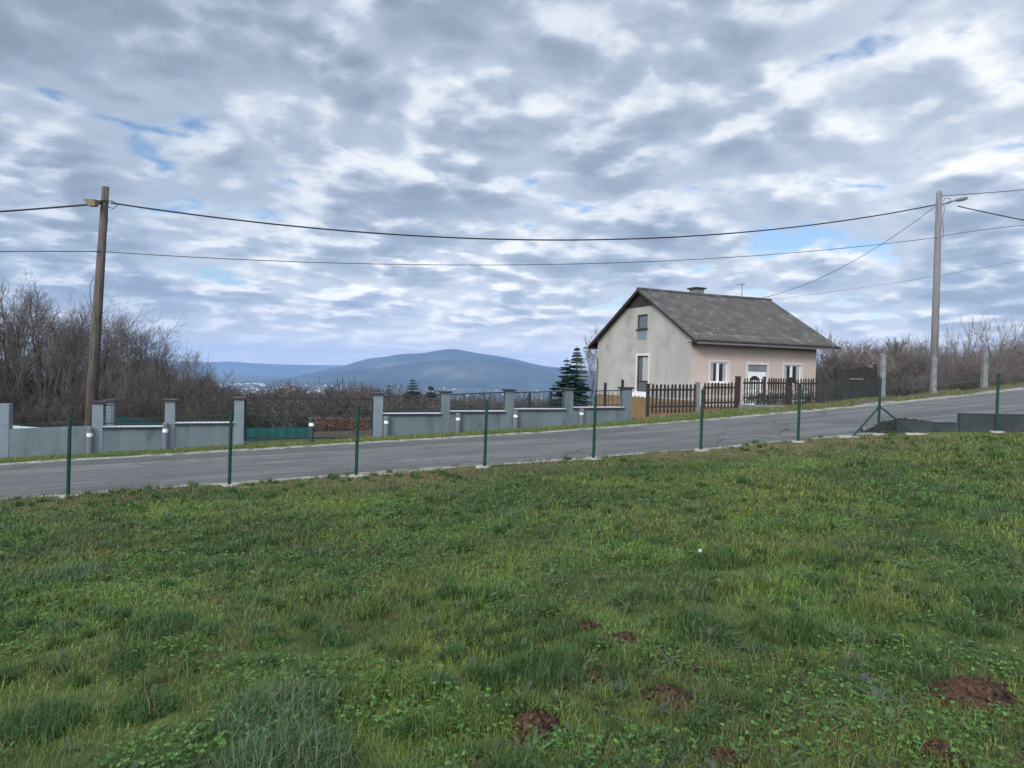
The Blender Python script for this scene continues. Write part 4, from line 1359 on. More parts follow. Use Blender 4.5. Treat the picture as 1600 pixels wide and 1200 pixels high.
# ------------------------------------------------------------------ utility poles and cables
pt = at(165, 292, 22.0); pbm = at(141, 660, 22.0)
dirp = (pt - pbm)
pbase = pbm - dirp * (.9 / dirp.z) * 1.0
up = thing('utility_pole', 'leaning weathered wooden pole with old lamp behind the left wall', 'utility pole', (pbase.x, pbase.y, pbase.z))
rel = pt - pbase
MB().tube([Vector((0, 0, -.6)), rel * .45, rel], [.19, .15, .105], 12).build('shaft', M['pole_wood'], up, smooth=True)
zc1 = rel.z - (pt.z - at(163, 318, 22).z)
def on_pole(f_): return rel * f_
f1 = zc1 / rel.z
pc = on_pole(f1)
ar = MB(); ar.tube([pc + Vector((0, -.1, 0)), pc + Vector((-.12, -.2, .03)), pc + Vector((-.2, -.3, .02))], .03, 8)
ao = ar.build('lamp_arm', M['black_metal'], up)
lp = MB()
q = pc + Vector((-.22, -.34, -.04))
lp.add([q + Vector(v) for v in ((-.17, -.13, .06), (.20, -.13, .06), (.20, .13, .06), (-.17, .13, .06), (-.03, -.09, -.13), (.17, -.09, -.13), (.17, .09, -.13), (-.03, .09, -.13))],
       [(0, 1, 2, 3), (7, 6, 5, 4), (0, 4, 5, 1), (1, 5, 6, 2), (2, 6, 7, 3), (3, 7, 4, 0)])
lo = lp.build('lamp_head', M['lamp_shell'], ao)
hk = MB()
hk.tube([pc + Vector((-.10, -.12, .05)), pc + Vector((.10, -.14, .06)), pc + Vector((.2, -.1, .0))], .022, 6)
hk.tube([pc + Vector((.08, -.12, .09)), pc + Vector((.3, -.05, .06)), pc + Vector((.42, 0, -.02)), pc + Vector((.3, -.05, -.16)), pc + Vector((.1, -.12, -.1))], .012, 5)
hk.build('clamp', M['black_metal'], up)
rs = MB(); pts = []
for k in range(15):
    f_ = f1 - (f1 - .06) * k / 14
    c = on_pole(f_); pts.append(c + Vector((.13 + .03 * (1 - f_) + .05 * abs(math.sin(k * 1.35)), -.10, 0)))
rs.tube(pts, .016, 6)
pts = [on_pole(.66) + Vector((-.11, -.1, 0)), on_pole(.63) + Vector((-.22, -.1, 0)), on_pole(.59) + Vector((-.2, -.1, 0)), on_pole(.55) + Vector((-.13, -.1, 0))]
rs.tube(pts, .009, 5)
rs.build('riser_cable', M['cable'], up)

rt, rb = at(1467.5, 298, 30.0), at(1458.5, 607, 30.0)
rp = thing('utility_pole', 'straight grey pole with street lamp beside the uphill road at right', 'utility pole', (rb.x, rb.y, rb.z))
rel2 = rt - rb
MB().tube([Vector((0, 0, -1)), rel2 * .5, rel2 * .985, rel2], [.165, .14, .115, .06], 12).build('shaft', M['pole_conc'], rp, smooth=True)
pr = rel2 * .94
am = MB(); am.tube([pr + Vector((.08, -.08, -.1)), pr + Vector((.35, -.2, .0)), pr + Vector((.55, -.3, .04))], .03, 8); amo = am.build('lamp_arm', M['metal_roofline'], rp)
lh = MB(); lh.tube([pr + Vector((.5, -.28, .03)), pr + Vector((.6, -.33, .05)), pr + Vector((.8, -.42, .09)), pr + Vector((.92, -.48, .11))], [.04, .08, .09, .04], 10); lh.build('lamp_head', M['grey_post'], amo)
cl = MB()
cl.tube([pr + Vector((.1, -.1, .0)), pr + Vector((.2, -.12, .17)), pr + Vector((.38, -.12, .16)), pr + Vector((.45, -.12, .0)), pr + Vector((.3, -.12, -.06)), pr + Vector((.12, -.1, -.05))], .013, 5)
pts = [pr + Vector((.14 + .03 * math.sin(k * 1.1), -.12, -.1 - k * .16)) for k in range(10)]
cl.tube(pts, .010, 5)
cl.build('riser_cable', M['cable'], rp)

def cable(label, p0, p1, rad, via=None, sag=0., n_=40, name='overhead_cable'):
    p0, p1 = Vector(p0), Vector(p1)
    if via is not None:
        r0 = ray(*via)
        t_ = (r0[0] * p0.y - p0.x) / ((p1.x - p0.x) - r0[0] * (p1.y - p0.y))
        D = p0.y + (p1.y - p0.y) * t_
        zneed = EYE + r0[1] * D
        sag = ((p0.z + (p1.z - p0.z) * t_) - zneed) / (4 * t_ * (1 - t_))
    pts = []
    for i in range(n_ + 1):
        f_ = i / n_; p = p0.lerp(p1, f_); p.z -= sag * 4 * f_ * (1 - f_); pts.append(p)
    o = MB().tube(pts, rad, 6).build(name, M['cable'], None, smooth=True)
    return props(o, label, 'cable')
A1 = at(173, 317, 21.85); B1 = at(1462, 320, 29.85)
cable('thick black cable sagging between the two utility poles, upper of the pair', A1, B1, .024, (890, 375))
A2 = at(164, 393.5, 21.85); B2 = at(1464, 371, 29.85)
cable('thin lower cable strung between the two utility poles', A2, B2, .011, (790, 414))
cable('thick cable leaving the wooden pole towards the left edge', at(158, 318, 21.85), at(-420, 345, 24), .028, (0, 330.5))
cable('thin cable leaving the wooden pole towards the left edge', at(156, 393, 21.85), at(-420, 402, 24), .014, (0, 393))
hp = Vector((HC.x + hu[0] * (HL - .15) + hv[0] * (HW / 2), HC.y + hu[1] * (HL - .15) + hv[1] * (HW / 2), Z_RIDGE - .02))
cable('service cable running from the right pole down to the house ridge', at(1461, 323, 29.85), hp, .011, (1330, 410))
hp2 = hp + Vector((hu[0] * .5, hu[1] * .5, -.03))
cable('thin faint cable rising from the house ridge past the right pole', hp2, at(1720, 380, 44), .007, (1370, 446))
cable('thin cable from the right pole top to the upper right edge', at(1472, 306, 29.85), at(1760, 280, 33), .014, (1595, 297))
cable('thick cable from the lamp of the right pole to the right edge', at(1496, 322, 29.6), at(1760, 372, 26), .022, (1595, 343))
cable('thin lower cable from the right pole to the right edge', at(1470, 369, 29.85), at(1760, 346, 33), .011, (1600, 352))

# ------------------------------------------------------------------ chain link fence
clf = thing('chain_link_fence', 'green chain link fence with slim posts between lawn and road', 'fence', (*sn(0, N_FENCE), gz(*sn(0, N_FENCE))), 0)
FH = 1.30
post_px = [(-160, 800), (106, 777), (358, 760), (556, 748), (757, 730), (927, 717), (1094.5, 706), (1246.5, 693), (1372, 680)]
fp = []
for px, py in post_px:
    s_, z_ = onn(px, py, N_FENCE)
    x, y = sn(s_, N_FENCE)
    fp.append(Vector((x, y, gz(x, y))))
lean = Vector((.004, 0, 0))
side_pts = []
for k in range(1, 4):
    p = P8 + SIDE * 2.4 * k
    side_pts.append(Vector((p.x, p.y, gz(p.x, p.y))))
fp2 = [fp[-1]] + side_pts
wire_r = .0013
def link_panel(a, b, mb):
    L_ = math.hypot(b.x - a.x, b.y - a.y); d = Vector((b.x - a.x, b.y - a.y, 0)) / L_
    z0, z1 = .06, FH - .03; H_ = z1 - z0; pitch = .075
    nq = Vector((-d.y, d.x, 0)) * .002
    def P(u_, v_, o_): return a + d * u_ + Vector((0, 0, (b.z - a.z) * u_ / L_ + v_ + z0)) + nq * o_
    k = -H_
    while k < L_:
        for sgn in (1, -1):
            if sgn > 0: u0_, v0, u1_, v1 = k, 0., k + H_, H_
            else: u0_, v0, u1_, v1 = k, H_, k + H_, 0.
            if u0_ < 0: v0 += (-u0_) * sgn; u0_ = 0.
            if u1_ > L_: v1 -= (u1_ - L_) * sgn; u1_ = L_
            if u1_ - u0_ > .01: mb.tube([P(u0_, v0, sgn), P(u1_, v1, sgn)], wire_r, 3, caps=False)
        k += pitch
def run(pts):
    mb, tw = MB(), MB()
    for a, b in zip(pts[:-1], pts[1:]):
        link_panel(a, b, mb)
        for z_ in (.07, FH * .5, FH - .03):
            q1 = a + Vector((0, 0, z_)); q2 = b + Vector((0, 0, z_))
            tw.tube([q1, q2], .0028, 4)
    mb.build('wire_mesh', M['wire'], clf, local=False)
    tw.build('tension_wire', M['wire'], clf, local=False)
run(fp); run(fp2)
def fpost(p, h=FH):
    mb = MB()
    mb.tube([p + Vector((0, 0, -.2)), p + Vector((.012, 0, h))], .030, 12)
    mb.tube([p + Vector((.012, 0, h)), p + Vector((.012, 0, h + .018)), p + Vector((.012, 0, h + .03))], [.033, .033, .018], 12)
    for z_ in (.1, h * .5, h - .05):
        mb.tube([p + Vector((0, 0, z_)), p + Vector((0, 0, z_ + .03))], .0335, 12)
    o = mb.build('post', M['green_paint'], clf, local=False)
    rg = random.Random(int(abs(p.x) * 1000))
    pts = []
    nn = 12
    fb = MB()
    ring = [(math.cos(2 * math.pi * k / nn) * rg.uniform(.11, .17), math.sin(2 * math.pi * k / nn) * rg.uniform(.10, .15)) for k in range(nn)]
    fb.prism(ring, p + Vector((rg.uniform(-.03, .03), 0, -.06)), (1, 0, 0), (0, 1, 0), (0, 0, 1), .092)
    fb.build('footing', M['footing'], o, local=False)
    return o
bare = []
for p in fp + side_pts:
    fpost(p); bare.append((p.x, p.y, .26, .34))
# struts of the corner post
c8 = fp[-1]
for tgt in (fp[-1] - (fp[-1] - fp[-2]).normalized() * .78, fp[-1] + Vector((SIDE.x, SIDE.y, 0)) * .78 - Vector((0, .1, 0))):
    t_ = Vector((tgt.x, tgt.y, gz(tgt.x, tgt.y)))
    mb = MB(); mb.tube([c8 + Vector((.01, 0, .66)), t_ + Vector((0, 0, -.05))], .022, 10)
    so = mb.build('strut', M['green_paint'], clf, local=False)
    rg = random.Random(3); bare.append((t_.x, t_.y, .3, .34)); ring = [(math.cos(2 * math.pi * k / 11) * rg.uniform(.18, .28), math.sin(2 * math.pi * k / 11) * rg.uniform(.10, .15)) for k in range(11)]
    MB().prism(ring, t_ + Vector((0, 0, -.06)), (1, 0, 0), (0, 1, 0), (0, 0, 1), .085).build('footing', M['footing'], so, local=False)

# low concrete retaining walls behind the corner, heap of soil
def lw(name, label, t0, t1, off, ztop, thick, material):
    a = P8 + SIDE * t0; b = P8 + SIDE * t1
    q = Vector((-SIDE.y, SIDE.x))
    a = a + q * off; b = b + q * off
    ang = math.atan2(SIDE.y, SIDE.x)
    t_ = thing(name, label, 'wall', (a.x, a.y, gz(a.x, a.y)), ang)
    L_ = t1 - t0; za = ztop[0] - t_.location.z; zb = ztop[1] - t_.location.z
    mb = MB(); mb.obox((0, 0), (L_, 0), 0, -.8, za, -.8, zb, back=thick)
    mb.build('wall_body', M[material], t_)
    mb = MB(); mb.obox((0, thick * .5), (L_, thick * .5), thick * .5 + .012, za + .0005, za + .022, zb + .0005, zb + .022)
    mb.build('wall_top', M['concrete'] if material == 'concrete' else M['dark_concrete'], t_)
    return t_
zt = at(1515, 648, 16.2).z
lw('retaining_wall', 'dark concrete retaining wall, the higher one behind the last green post', 1.75, 9.5, .22, (zt, zt + .15), .2, 'dark_concrete')
zt2 = at(1450, 661, 16.6).z
lw('retaining_wall', 'low dark concrete wall between the soil heap and the higher wall', .45, 1.735, .24, (zt2, zt2 + .02), .18, 'dark_concrete')
# soil heap
def heap(name, label, cx_, cy_, rx, ry, h, material, seed, rot=0., nseg=30, nring=9, cat='soil heap', group=None, sink=.02):
    z0 = gz(cx_, cy_)
    t_ = []
    V = [(0, 0, h * (1 + .2 * (vnoise(np.array([seed * 1.7]), np.array([.3]))[0] - .5)))]
    for i in range(1, nring + 1):
        f_ = i / nring
        for k in range(nseg):
            a = 2 * math.pi * k / nseg
            wob = 1 + .35 * (fbm(np.array([math.cos(a) * 1.3 + seed]), np.array([math.sin(a) * 1.3 + seed * 2.1]), 3)[0] - .5) * 2
            x = math.cos(a) * rx * f_ * wob; y = math.sin(a) * ry * f_ * wob
            X = cx_ + x * math.cos(rot) - y * math.sin(rot); Y = cy_ + x * math.sin(rot) + y * math.cos(rot)
            z = h * (1 - f_ ** 1.7) * (.75 + .5 * fbm(np.array([x * 5 / rx + seed]), np.array([y * 5 / rx]), 3)[0]) + (gz(X, Y) - z0) - sink * f_
            z += (rnd.random() - .5) * h * .22 * (1 - f_)
            V.append((X - cx_, Y - cy_, z))
    fs = [(0, 1 + k, 1 + (k + 1) % nseg) for k in range(nseg)]
    for i in range(nring - 1):
        for k in range(nseg):
            a = 1 + i * nseg + k; b = 1 + i * nseg + (k + 1) % nseg
            fs.append((a, a + nseg, b + nseg, b))
    mb = MB(); mb.add(V, fs)
    if name in ('molehill', 'soil_heap'):
        rg = random.Random(seed)
        for _ in range(90 if name == 'molehill' else 140):
            f_ = rg.random() ** .6 * 1.12; a = rg.uniform(0, 6.283)
            x = math.cos(a) * rx * f_; y = math.sin(a) * ry * f_
            X = cx_ + x * math.cos(rot) - y * math.sin(rot); Y = cy_ + x * math.sin(rot) + y * math.cos(rot)
            c = Vector((X - cx_, Y - cy_, max(0, h * (1 - f_ ** 1.7)) * .95 + gz(X, Y) - z0 + .002)); r_ = rg.uniform(.006, .020) * (1 if name == 'molehill' else 2.2)
            dirs = [Vector((rg.gauss(0, .35) + i, rg.gauss(0, .35) + j, rg.gauss(0, .35) + k)).normalized() * r_ * rg.uniform(.7, 1.2) for i, j, k in ((1, 0, 0), (-1, 0, 0), (0, 1, 0), (0, -1, 0), (0, 0, 1), (0, 0, -1))]
            mb.add([c + d for d in dirs], [(4, 0, 2), (4, 2, 1), (4, 1, 3), (4, 3, 0), (5, 2, 0), (5, 1, 2), (5, 3, 1), (5, 0, 3)])
    o = mb.build(name, M[material])
    o.location = (cx_, cy_, z0)
    return props(o, label, cat, group)
hp_ = at(1405, 672, 17.0)
heap('soil_heap', 'dark soil heap behind the braced corner post', hp_.x + .1, hp_.y, 1.15, .42, .29, 'dark_earth', 4, rot=-.1, sink=.05)

# ------------------------------------------------------------------ things on the lawn
def lawn_hit(px, py):
    r = ray(px, py); lo, hi = 1.0, 25.0
    for _ in range(50):
        m_ = (lo + hi) / 2
        if EYE + r[1] * m_ > gz(r[0] * m_, m_): lo = m_
        else: hi = m_
    return r[0] * lo, lo
hills_ = [(1517, 1090, .40, .19, .09, 'largest red brown molehill near the right edge of the lawn'),
          (838, 1136, .20, .11, .06, 'red brown molehill at the bottom, left of centre among clover'),
          (1046, 1089, .19, .10, .05, 'red brown molehill between two other molehills right of the centre'),
          (924, 1056, .18, .09, .05, 'flat red brown molehill left of the three in the right foreground'),
          (1112, 1046, .17, .07, .04, 'small half grassed molehill, farthest right of the middle group'),
          (1468, 1176, .13, .07, .05, 'small red molehill at the bottom edge below the largest one'),
          (1128, 1190, .15, .06, .05, 'dark brown molehill cut by the bottom edge of the picture'),
          (976, 1001, .21, .09, .04, 'grassy brown molehill behind a dark tuft'),
          (915, 982, .18, .09, .04, 'faint brown molehill farthest back on the lawn')]
for i, (px, py, rx, ry, h, lab) in enumerate(hills_):
    x, y = lawn_hit(px, py)
    rx *= .74; ry *= .8
    bare.append((x, y, rx * (.85 if i < 3 or i == 5 else .6), ry * (1.3 if i < 3 or i == 5 else .9)))
    heap('molehill', lab, x, y, rx, ry * 1.5, h * (1.0 if i in (0, 1, 2) else .85), 'earth', 20 + i, rot=rnd.uniform(-.3, .3), cat='molehill', group='molehills on the lawn')
for i, (px, py, r_, lab) in enumerate([(1352, 1063, .055, 'rounded grey stone in the grass right of the molehills'), (1393, 1090, .04, 'small dark stone near the largest molehill')]):
    x, y = lawn_hit(px, py); bare.append((x, y, r_, r_))
    heap('field_stone', lab, x, y, r_, r_ * .8, r_ * .8, 'stone', 70 + i, cat='stone', nseg=16, nring=5)
x, y = lawn_hit(1094, 868)
mb = MB(); mb.prism([(-.018, 0), (-.01, .025), (.012, .03), (.018, .004), (.006, -.006)], (0, 0, .03), (1, 0, 0), (0, .3, .95), (0, 1, 0), .004)
o = mb.build('paper_scrap', M['litter']); o.location = (x, y, gz(x, y)); props(o, 'tiny white scrap of paper in the middle of the lawn', 'litter')
x, y = lawn_hit(1578, 722)
heap('field_stone', 'small flat stone near the right edge of the far lawn', x, y, .08, .05, .05, 'stone', 81, cat='stone', nseg=16, nring=5)

# ------------------------------------------------------------------ grass: uncountable blades as one object
def lawn_points(n_, r0, r1, half, pow_=1.0):
    """points over the lawn, thinning with distance"""
    th = nrng.uniform(-half, half, n_)
    uu = nrng.random(n_)
    r = r0 * (r1 / r0) ** uu if pow_ == 0 else (r0 ** pow_ + uu * (r1 ** pow_ - r0 ** pow_)) ** (1 / pow_)
    return np.sin(th) * r, np.cos(th) * r, r
def keep_lawn(x, y):
    s, n = to_sn(x, y)
    side = (x - P8.x) * (-SIDE.y) + (y - P8.y) * SIDE.x        # >0 beyond the side wall line
    k = (n < N_NEAR - .12 + (fbm(s * .9, s * 0 + 5, 3) - .5) * .5) & ~((side > .18) & (x > P8.x - .6))
    k &= y > .7
    for bx_, by_, rx, ry in bare:
        e = ((x - bx_) / (rx * .85)) ** 2 + ((y - by_) / (ry * .85)) ** 2
        k &= ~((e < 1) & (nrng.random(len(x)) < .96 - .35 * e))
    return k
def blades(x, y, L_, W_, lean, tint, curl=.5, basez=None):
    n_ = len(x)
    z = ground(x, y) if basez is None else basez
    az = nrng.uniform(0, 2 * np.pi, n_)
    la = lean
    dx, dy = np.cos(az), np.sin(az)
    face = az + np.pi / 2 + nrng.normal(0, .5, n_)
    wx, wy = np.cos(face) * W_ / 2, np.sin(face) * W_ / 2
    h1 = L_ * .5 * np.cos(la * .6); o1 = L_ * .5 * np.sin(la * .6)
    h2 = h1 + L_ * .5 * np.cos(np.minimum(la * (1 + curl), 2.0)); o2 = o1 + L_ * .5 * np.sin(np.minimum(la * (1 + curl), 2.0))
    V = np.empty((n_, 5, 3), np.float32)
    V[:, 0] = np.stack([x - wx, y - wy, z - .012], 1); V[:, 1] = np.stack([x + wx, y + wy, z - .012], 1)
    V[:, 2] = np.stack([x + dx * o1 - wx * .8, y + dy * o1 - wy * .8, z + h1], 1); V[:, 3] = np.stack([x + dx * o1 + wx * .8, y + dy * o1 + wy * .8, z + h1], 1)
    V[:, 4] = np.stack([x + dx * o2, y + dy * o2, z + h2], 1)
    T = np.repeat(tint[:, None, :], 5, 1)
    return V, T
def tint_mix(n_, base, straw_f, x, y):
    f = fbm(x * .5 + 31, y * .5, 3); g = fbm(x * 1.9, y * 1.9 + 4, 3)
    c = base * (.65 + .7 * nrng.random((n_, 1)))
    c[:, 0] *= .85 + .5 * f; c[:, 1] *= .9 + .2 * g
    st = nrng.random(n_) < straw_f
    c[st] = np.array((.20, .165, .085)) * (.6 + .8 * nrng.random((st.sum(), 1)))
    return c
OLIVE = np.array((.150, .215, .042)); DEEP = np.array((.052, .118, .032)); BLUE = np.array((.094, .158, .086)); FRESH = np.array((.118, .225, .044))
parts_v, parts_t = [], []
def add_blades(x, y, *a, **k):
    V, T = blades(x, y, *a, **k)
    parts_v.append(V); parts_t.append(T)
# short sward
x, y, r = lawn_points(380000, 1.9, 21.5, R(60), .55)
k = keep_lawn(x, y); x, y, r = x[k], y[k], r[k]
pn = fbm(x * .7 + 50, y * .7, 3); n_ = len(x)
s_, nn_ = to_sn(x, y)
dry = sstep(9.0, 13.0, nn_) * sstep(.30, .62, fbm(x * .5 + 3, y * .5, 3))
base = np.where((pn > .52)[:, None], DEEP, OLIVE) * 1.0
mixf = sstep(.42, .62, pn)[:, None]
base = OLIVE * (1 - mixf) + DEEP * mixf
fr_ = sstep(.55, .7, fbm(x * .9 + 80, y * .9, 3))[:, None]
base = base * (1 - fr_) + FRESH * fr_
base = base * (1 - .6 * dry[:, None]) + np.array((.125, .105, .045)) * .6 * dry[:, None]
L1 = (.038 + .045 * nrng.random(n_)) * (.6 + .8 * fbm(x * 1.3 + 7, y * 1.3, 3)) * (1 - .35 * dry) * (1 - .55 * sstep(11.6, 13.1, nn_))
W1 = np.maximum(.0034, r * .00095) * (.7 + .6 * nrng.random(n_))
add_blades(x, y, L1, W1, np.abs(nrng.normal(.85, .38, n_)), tint_mix(n_, base, .05 + .18 * dry, x, y))
# matted old grass lying between the green
x, y, r = lawn_points(100000, 1.9, 18, R(60), .5)
k = keep_lawn(x, y) & (fbm(x * 1.1 + 21, y * 1.1, 3) > .42); x, y, r = x[k], y[k], r[k]; n_ = len(x)
tt = np.array((.150, .130, .062))[None] * (.45 + .9 * nrng.random((n_, 1)))
gm = nrng.random(n_) < .6; tt[gm] = np.array((.085, .105, .04)) * (.6 + .7 * nrng.random((gm.sum(), 1)))
add_blades(x, y, .05 + .09 * nrng.random(n_), np.maximum(.0032, r * .0009), nrng.uniform(1.15, 1.5, n_), tt, curl=.12, basez=ground(x, y) + .014 + .02 * nrng.random(n_))
# tufts of longer blades
tx, ty, tr_ = lawn_points(2900, 1.9, 19, R(60), .85)
k = keep_lawn(tx, ty); tx, ty, tr_ = tx[k], ty[k], tr_[k]
cl_ = fbm(tx * .45 + 12, ty * .45, 3)
k = cl_ > .40
tx, ty, tr_ = tx[k], ty[k], tr_[k]
hand = [(430, 1115, .36, .17), (450, 1200, .34, .19), (250, 985, .30, .15), (60, 1140, .28, .16), (225, 1120, .20, .15), (745, 935, .16, .15), (1240, 995, .26, .17), (1090, 985, .25, .14), (500, 930, .25, .14), (345, 890, .18, .15),
        (820, 960, .2, .13), (570, 960, .2, .14), (1120, 880, .3, .13), (385, 818, .16, .16), (1280, 870, .25, .12), (860, 1050, .3, .15), (650, 1080, .2, .13), (100, 905, .4, .14), (1560, 940, .3, .13), (1350, 960, .3, .12)]
TX, TY, TR, TH, TC = list(tx), list(ty), list(.05 + .08 * nrng.random(len(tx)) ** 1.5), list(.075 + .075 * nrng.random(len(tx))), list(nrng.random(len(tx)))
for i, (px, py, rr, hh) in enumerate(hand):
    a, b = lawn_hit(px, py); TX.append(a); TY.append(b); TR.append(rr); TH.append(hh); TC.append(.97 if i in (0, 1, 17) else .45 if i < 8 else nrng.random())
for a, b, rr, hh, cc in zip(TX, TY, TR, TH, TC):
    d = math.hypot(a, b)
    m_ = int(min(1300, (rr / .1) ** 1.5 * 160 * min(1.6, max(.22, 5.0 / d))))
    rad = rr * np.sqrt(nrng.random(m_)) * .8; an = nrng.uniform(0, 6.283, m_)
    px_, py_ = a + np.cos(an) * rad, b + np.sin(an) * rad
    L_ = hh * (1.2 - .5 * rad / rr) * (.55 + .6 * nrng.random(m_)); W_ = np.maximum(.0046, d * .0010) * (.7 + .6 * nrng.random(m_))
    bc = BLUE * 1.05 if cc > .94 else DEEP * .95 if cc > .3 else (DEEP + OLIVE) / 2
    bb = np.repeat(bc[None], m_, 0)
    if cc > .94:
        mm = nrng.random(m_) < .4; bb[mm] = DEEP * 1.1
    tn = tint_mix(m_, bb, .13 if cc > .94 else .08, px_, py_)
    add_blades(px_, py_, L_, W_, np.abs(nrng.normal(.58, .30, m_)), tn, curl=1.3)
# verge and bank across the road
vs_ = nrng.uniform(-16, 13, 26000); vn_ = N_FAR + .55 + np.abs(nrng.normal(0, .55, 26000)); vn_ = np.where(vn_ > N_WALL - .02, N_FAR + .5 + nrng.random(26000) * (N_WALL - N_FAR - .55), vn_)
x, y = sn(vs_, vn_); n_ = len(x); pn = fbm(x, y, 3)
add_blades(x, y, .04 + .06 * nrng.random(n_), np.full(n_, .02), np.abs(nrng.normal(.6, .3, n_)), tint_mix(n_, np.repeat((OLIVE * .9)[None], n_, 0), .12, x, y))
vs_ = nrng.uniform(9.5, 42, 30000); vn_ = N_FAR + .5 + nrng.random(30000) ** 1.3 * 5.5
x, y = sn(vs_, vn_); kk = fbm(x * .5, y * .5 + 3, 3) > np.where(vs_ > 16, .52, .42)
# keep the house and the step clear
hx = (x - HC.x) * hu[0] + (y - HC.y) * hu[1]; hy = (x - HC.x) * hv[0] + (y - HC.y) * hv[1]
kk &= ~((hx > -.1) & (hx < HL + .1) & (hy > -.1))
kk &= ~((np.abs((x - gx_) * hu[0] + (y - gy_) * hu[1]) < 1.2) & (np.abs((x - gx_) * hv[0] + (y - gy_) * hv[1]) < .6))
x, y = x[kk], y[kk]; n_ = len(x)
add_blades(x, y, .05 + .10 * nrng.random(n_), np.full(n_, .024), np.abs(nrng.normal(.6, .3, n_)), tint_mix(n_, np.repeat((OLIVE * .8)[None], n_, 0), .30, x, y))
V = np.concatenate(parts_v); T = np.concatenate(parts_t); nb_ = len(V)
b5 = (np.arange(nb_) * 5)[:, None]
fl = np.concatenate([b5 + np.array([[0, 1, 3, 2]]), b5 + np.array([[2, 3, 4]])], 1).ravel()
cts = np.tile(np.array([4, 3]), nb_)
go = np_mesh('grass', V.reshape(-1, 3), fl, cts, M['blade'], T.reshape(-1, 3))
props(go, 'rough winter lawn of short grass and long tufts', 'grass', kind='stuff')

# clover and small broad leaves
x, y, r = lawn_points(60000, 1.9, 12, R(60), .45)
k = keep_lawn(x, y) & (fbm(x * .8 + 60, y * .8 + 2, 3) * .6 + .4 * fbm(x * 2.6, y * 2.6 + 9, 2) + .06 * nrng.random(len(x)) > .53)
x, y, r = x[k], y[k], r[k]
cz = ground(x, y) + .012 + .06 * nrng.random(len(x)) ** 1.5
crad = np.maximum(.0075, r * .0011) * (.6 + .8 * nrng.random(len(x))); crot = nrng.uniform(0, 6.28, len(x))
x = np.repeat(x, 3); y = np.repeat(y, 3); z = np.repeat(cz, 3); rad = np.repeat(crad, 3)
ca = np.repeat(crot, 3) + np.tile(np.array([0, 2.094, 4.189]), len(crot))
n_ = len(x); x = x + np.cos(ca) * rad * .95; y = y + np.sin(ca) * rad * .95
nv_ = np.stack([nrng.normal(0, .28, n_) + .25 * np.cos(ca), nrng.normal(0, .28, n_) + .25 * np.sin(ca) - .08, np.ones(n_)], 1); nv_ /= np.linalg.norm(nv_, axis=1)[:, None]
ref = np.tile(np.array([1., 0, 0]), (n_, 1)); t1 = np.cross(nv_, ref); t1 /= np.linalg.norm(t1, axis=1)[:, None]; t2 = np.cross(nv_, t1)
ph = nrng.uniform(0, 6.28, n_)
V = np.empty((n_, 6, 3), np.float32); c0 = np.stack([x, y, z], 1)
for j in range(6):
    a = ph + j * np.pi / 3
    V[:, j] = c0 + t1 * (np.cos(a) * rad)[:, None] + t2 * (np.sin(a) * rad * .85)[:, None]
base = np.repeat(np.array((.098, .195, .042)) * (.45 + .8 * nrng.random((n_ // 3, 1))), 3, 0); base[:, 0] *= np.repeat(.7 + .6 * nrng.random(n_ // 3), 3)
fl = (np.arange(n_) * 6)[:, None] + np.arange(6)[None]
lo_ = np_mesh('clover', V.reshape(-1, 3), fl.ravel(), np.full(n_, 6), M['leaf'], np.repeat(base[:, None], 6, 1).reshape(-1, 3))
props(lo_, 'low clover and small weeds spread through the lawn', 'clover', kind='stuff')

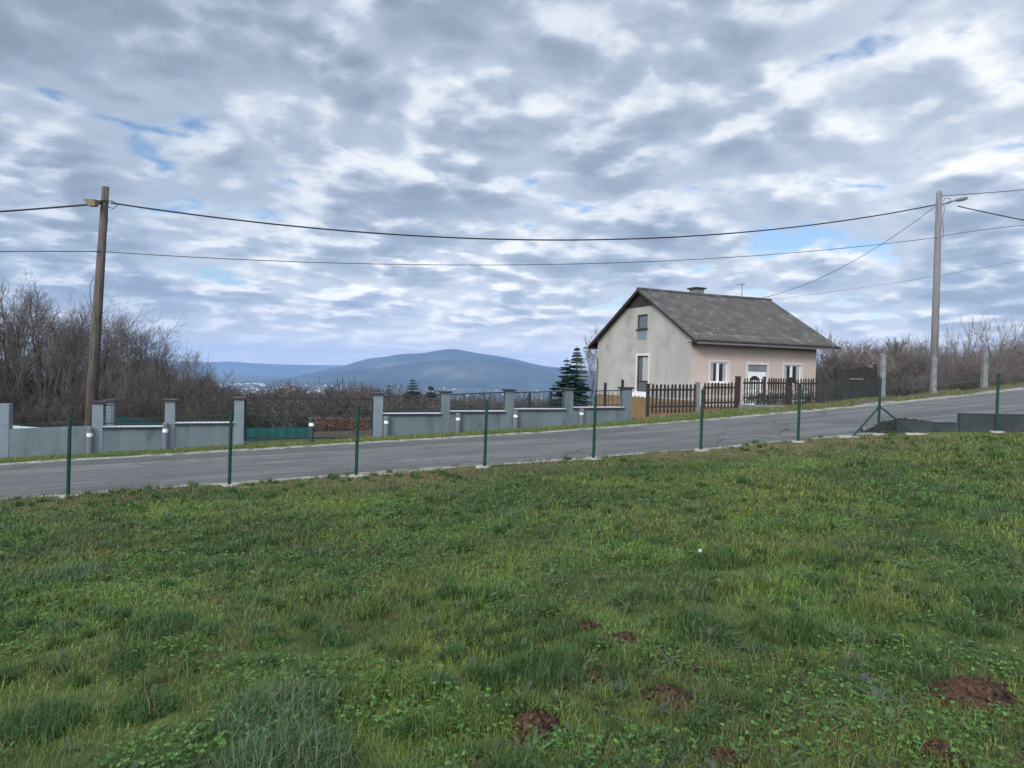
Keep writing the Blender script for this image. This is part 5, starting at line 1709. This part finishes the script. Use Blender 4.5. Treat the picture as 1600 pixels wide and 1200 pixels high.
# broad leaf weeds: strap leaves in rosettes
x, y, r = lawn_points(1500, 2.0, 10, R(48), .6)
k = keep_lawn(x, y) & ((x > -.5) | (nrng.random(len(x)) < .35)); x, y = x[k], y[k]
Vs, Ts = [], []
hx_, hy_ = lawn_hit(985, 1192)
xs = list(x) + [hx_, *[lawn_hit(px, py)[0] for px, py in ((1100, 1130), (1370, 1100), (1420, 890), (1250, 905), (1130, 1000))]]
ys = list(y) + [hy_, *[lawn_hit(px, py)[1] for px, py in ((1100, 1130), (1370, 1100), (1420, 890), (1250, 905), (1130, 1000))]]
for i, (a, b) in enumerate(zip(xs, ys)):
    bigp = i >= len(x)
    nl = rnd.randint(4, 8); z0 = gz(a, b)
    gcol = np.array((.080, .135, .050)) * rnd.uniform(.7, 1.35)
    if rnd.random() < .25: gcol = np.array((.075, .095, .060))
    for j in range(nl):
        az = rnd.uniform(0, 6.28); ln = rnd.uniform(.05, .11) * (1.5 if bigp else 1); wd = ln * rnd.uniform(.14, .26); el = rnd.uniform(.15, .8)
        d = np.array((math.cos(az), math.sin(az))); q = np.array((-d[1], d[0]))
        prof = [(0, .15), (.35, .9), (.7, 1.), (1.0, .05)]
        rows = []
        for f_, ww in prof:
            hh = ln * (math.sin(el) * f_ - .45 * f_ * f_ * math.sin(el) * 1.1); oo = ln * math.cos(el * .7) * f_
            for g_ in (-1, 1):
                rows.append((a + d[0] * oo + q[0] * wd * ww * g_ * .5, b + d[1] * oo + q[1] * wd * ww * g_ * .5, z0 + .012 + hh + .18 * wd * ww))
        Vs.append(rows); Ts.append(gcol * rnd.uniform(.85, 1.15))
V = np.array(Vs, np.float32); n_ = len(V)
b8 = (np.arange(n_) * 8)[:, None]
fl = np.concatenate([b8 + np.array([[0, 1, 3, 2]]), b8 + np.array([[2, 3, 5, 4]]), b8 + np.array([[4, 5, 7, 6]])], 1).ravel()
wo = np_mesh('broadleaf_weeds', V.reshape(-1, 3), fl, np.full(n_ * 3, 4), M['leaf'], np.repeat(np.array(Ts)[:, None], 8, 1).reshape(-1, 3))
props(wo, 'broad leaved weeds growing among the lawn grass', 'weeds', kind='stuff')

# ------------------------------------------------------------------ haze: the air between here and the hills
hzm = bpy.data.materials.new('air'); hzm.use_nodes = True
t = NT(hzm.node_tree)
o_ = t.n('ShaderNodeOutputMaterial'); pv = t.n('ShaderNodeVolumePrincipled')
pv.inputs['Color'].default_value = (.38, .60, 1.0, 1); pv.inputs['Density'].default_value = 5.6e-5; pv.inputs['Anisotropy'].default_value = .0
t.t.links.new(pv.outputs[0], o_.inputs['Volume'])
hb = MB().box((-24500, -24500, -290), (24500, 24500, 640)).build('haze', hzm)
props(hb, kind='stuff')
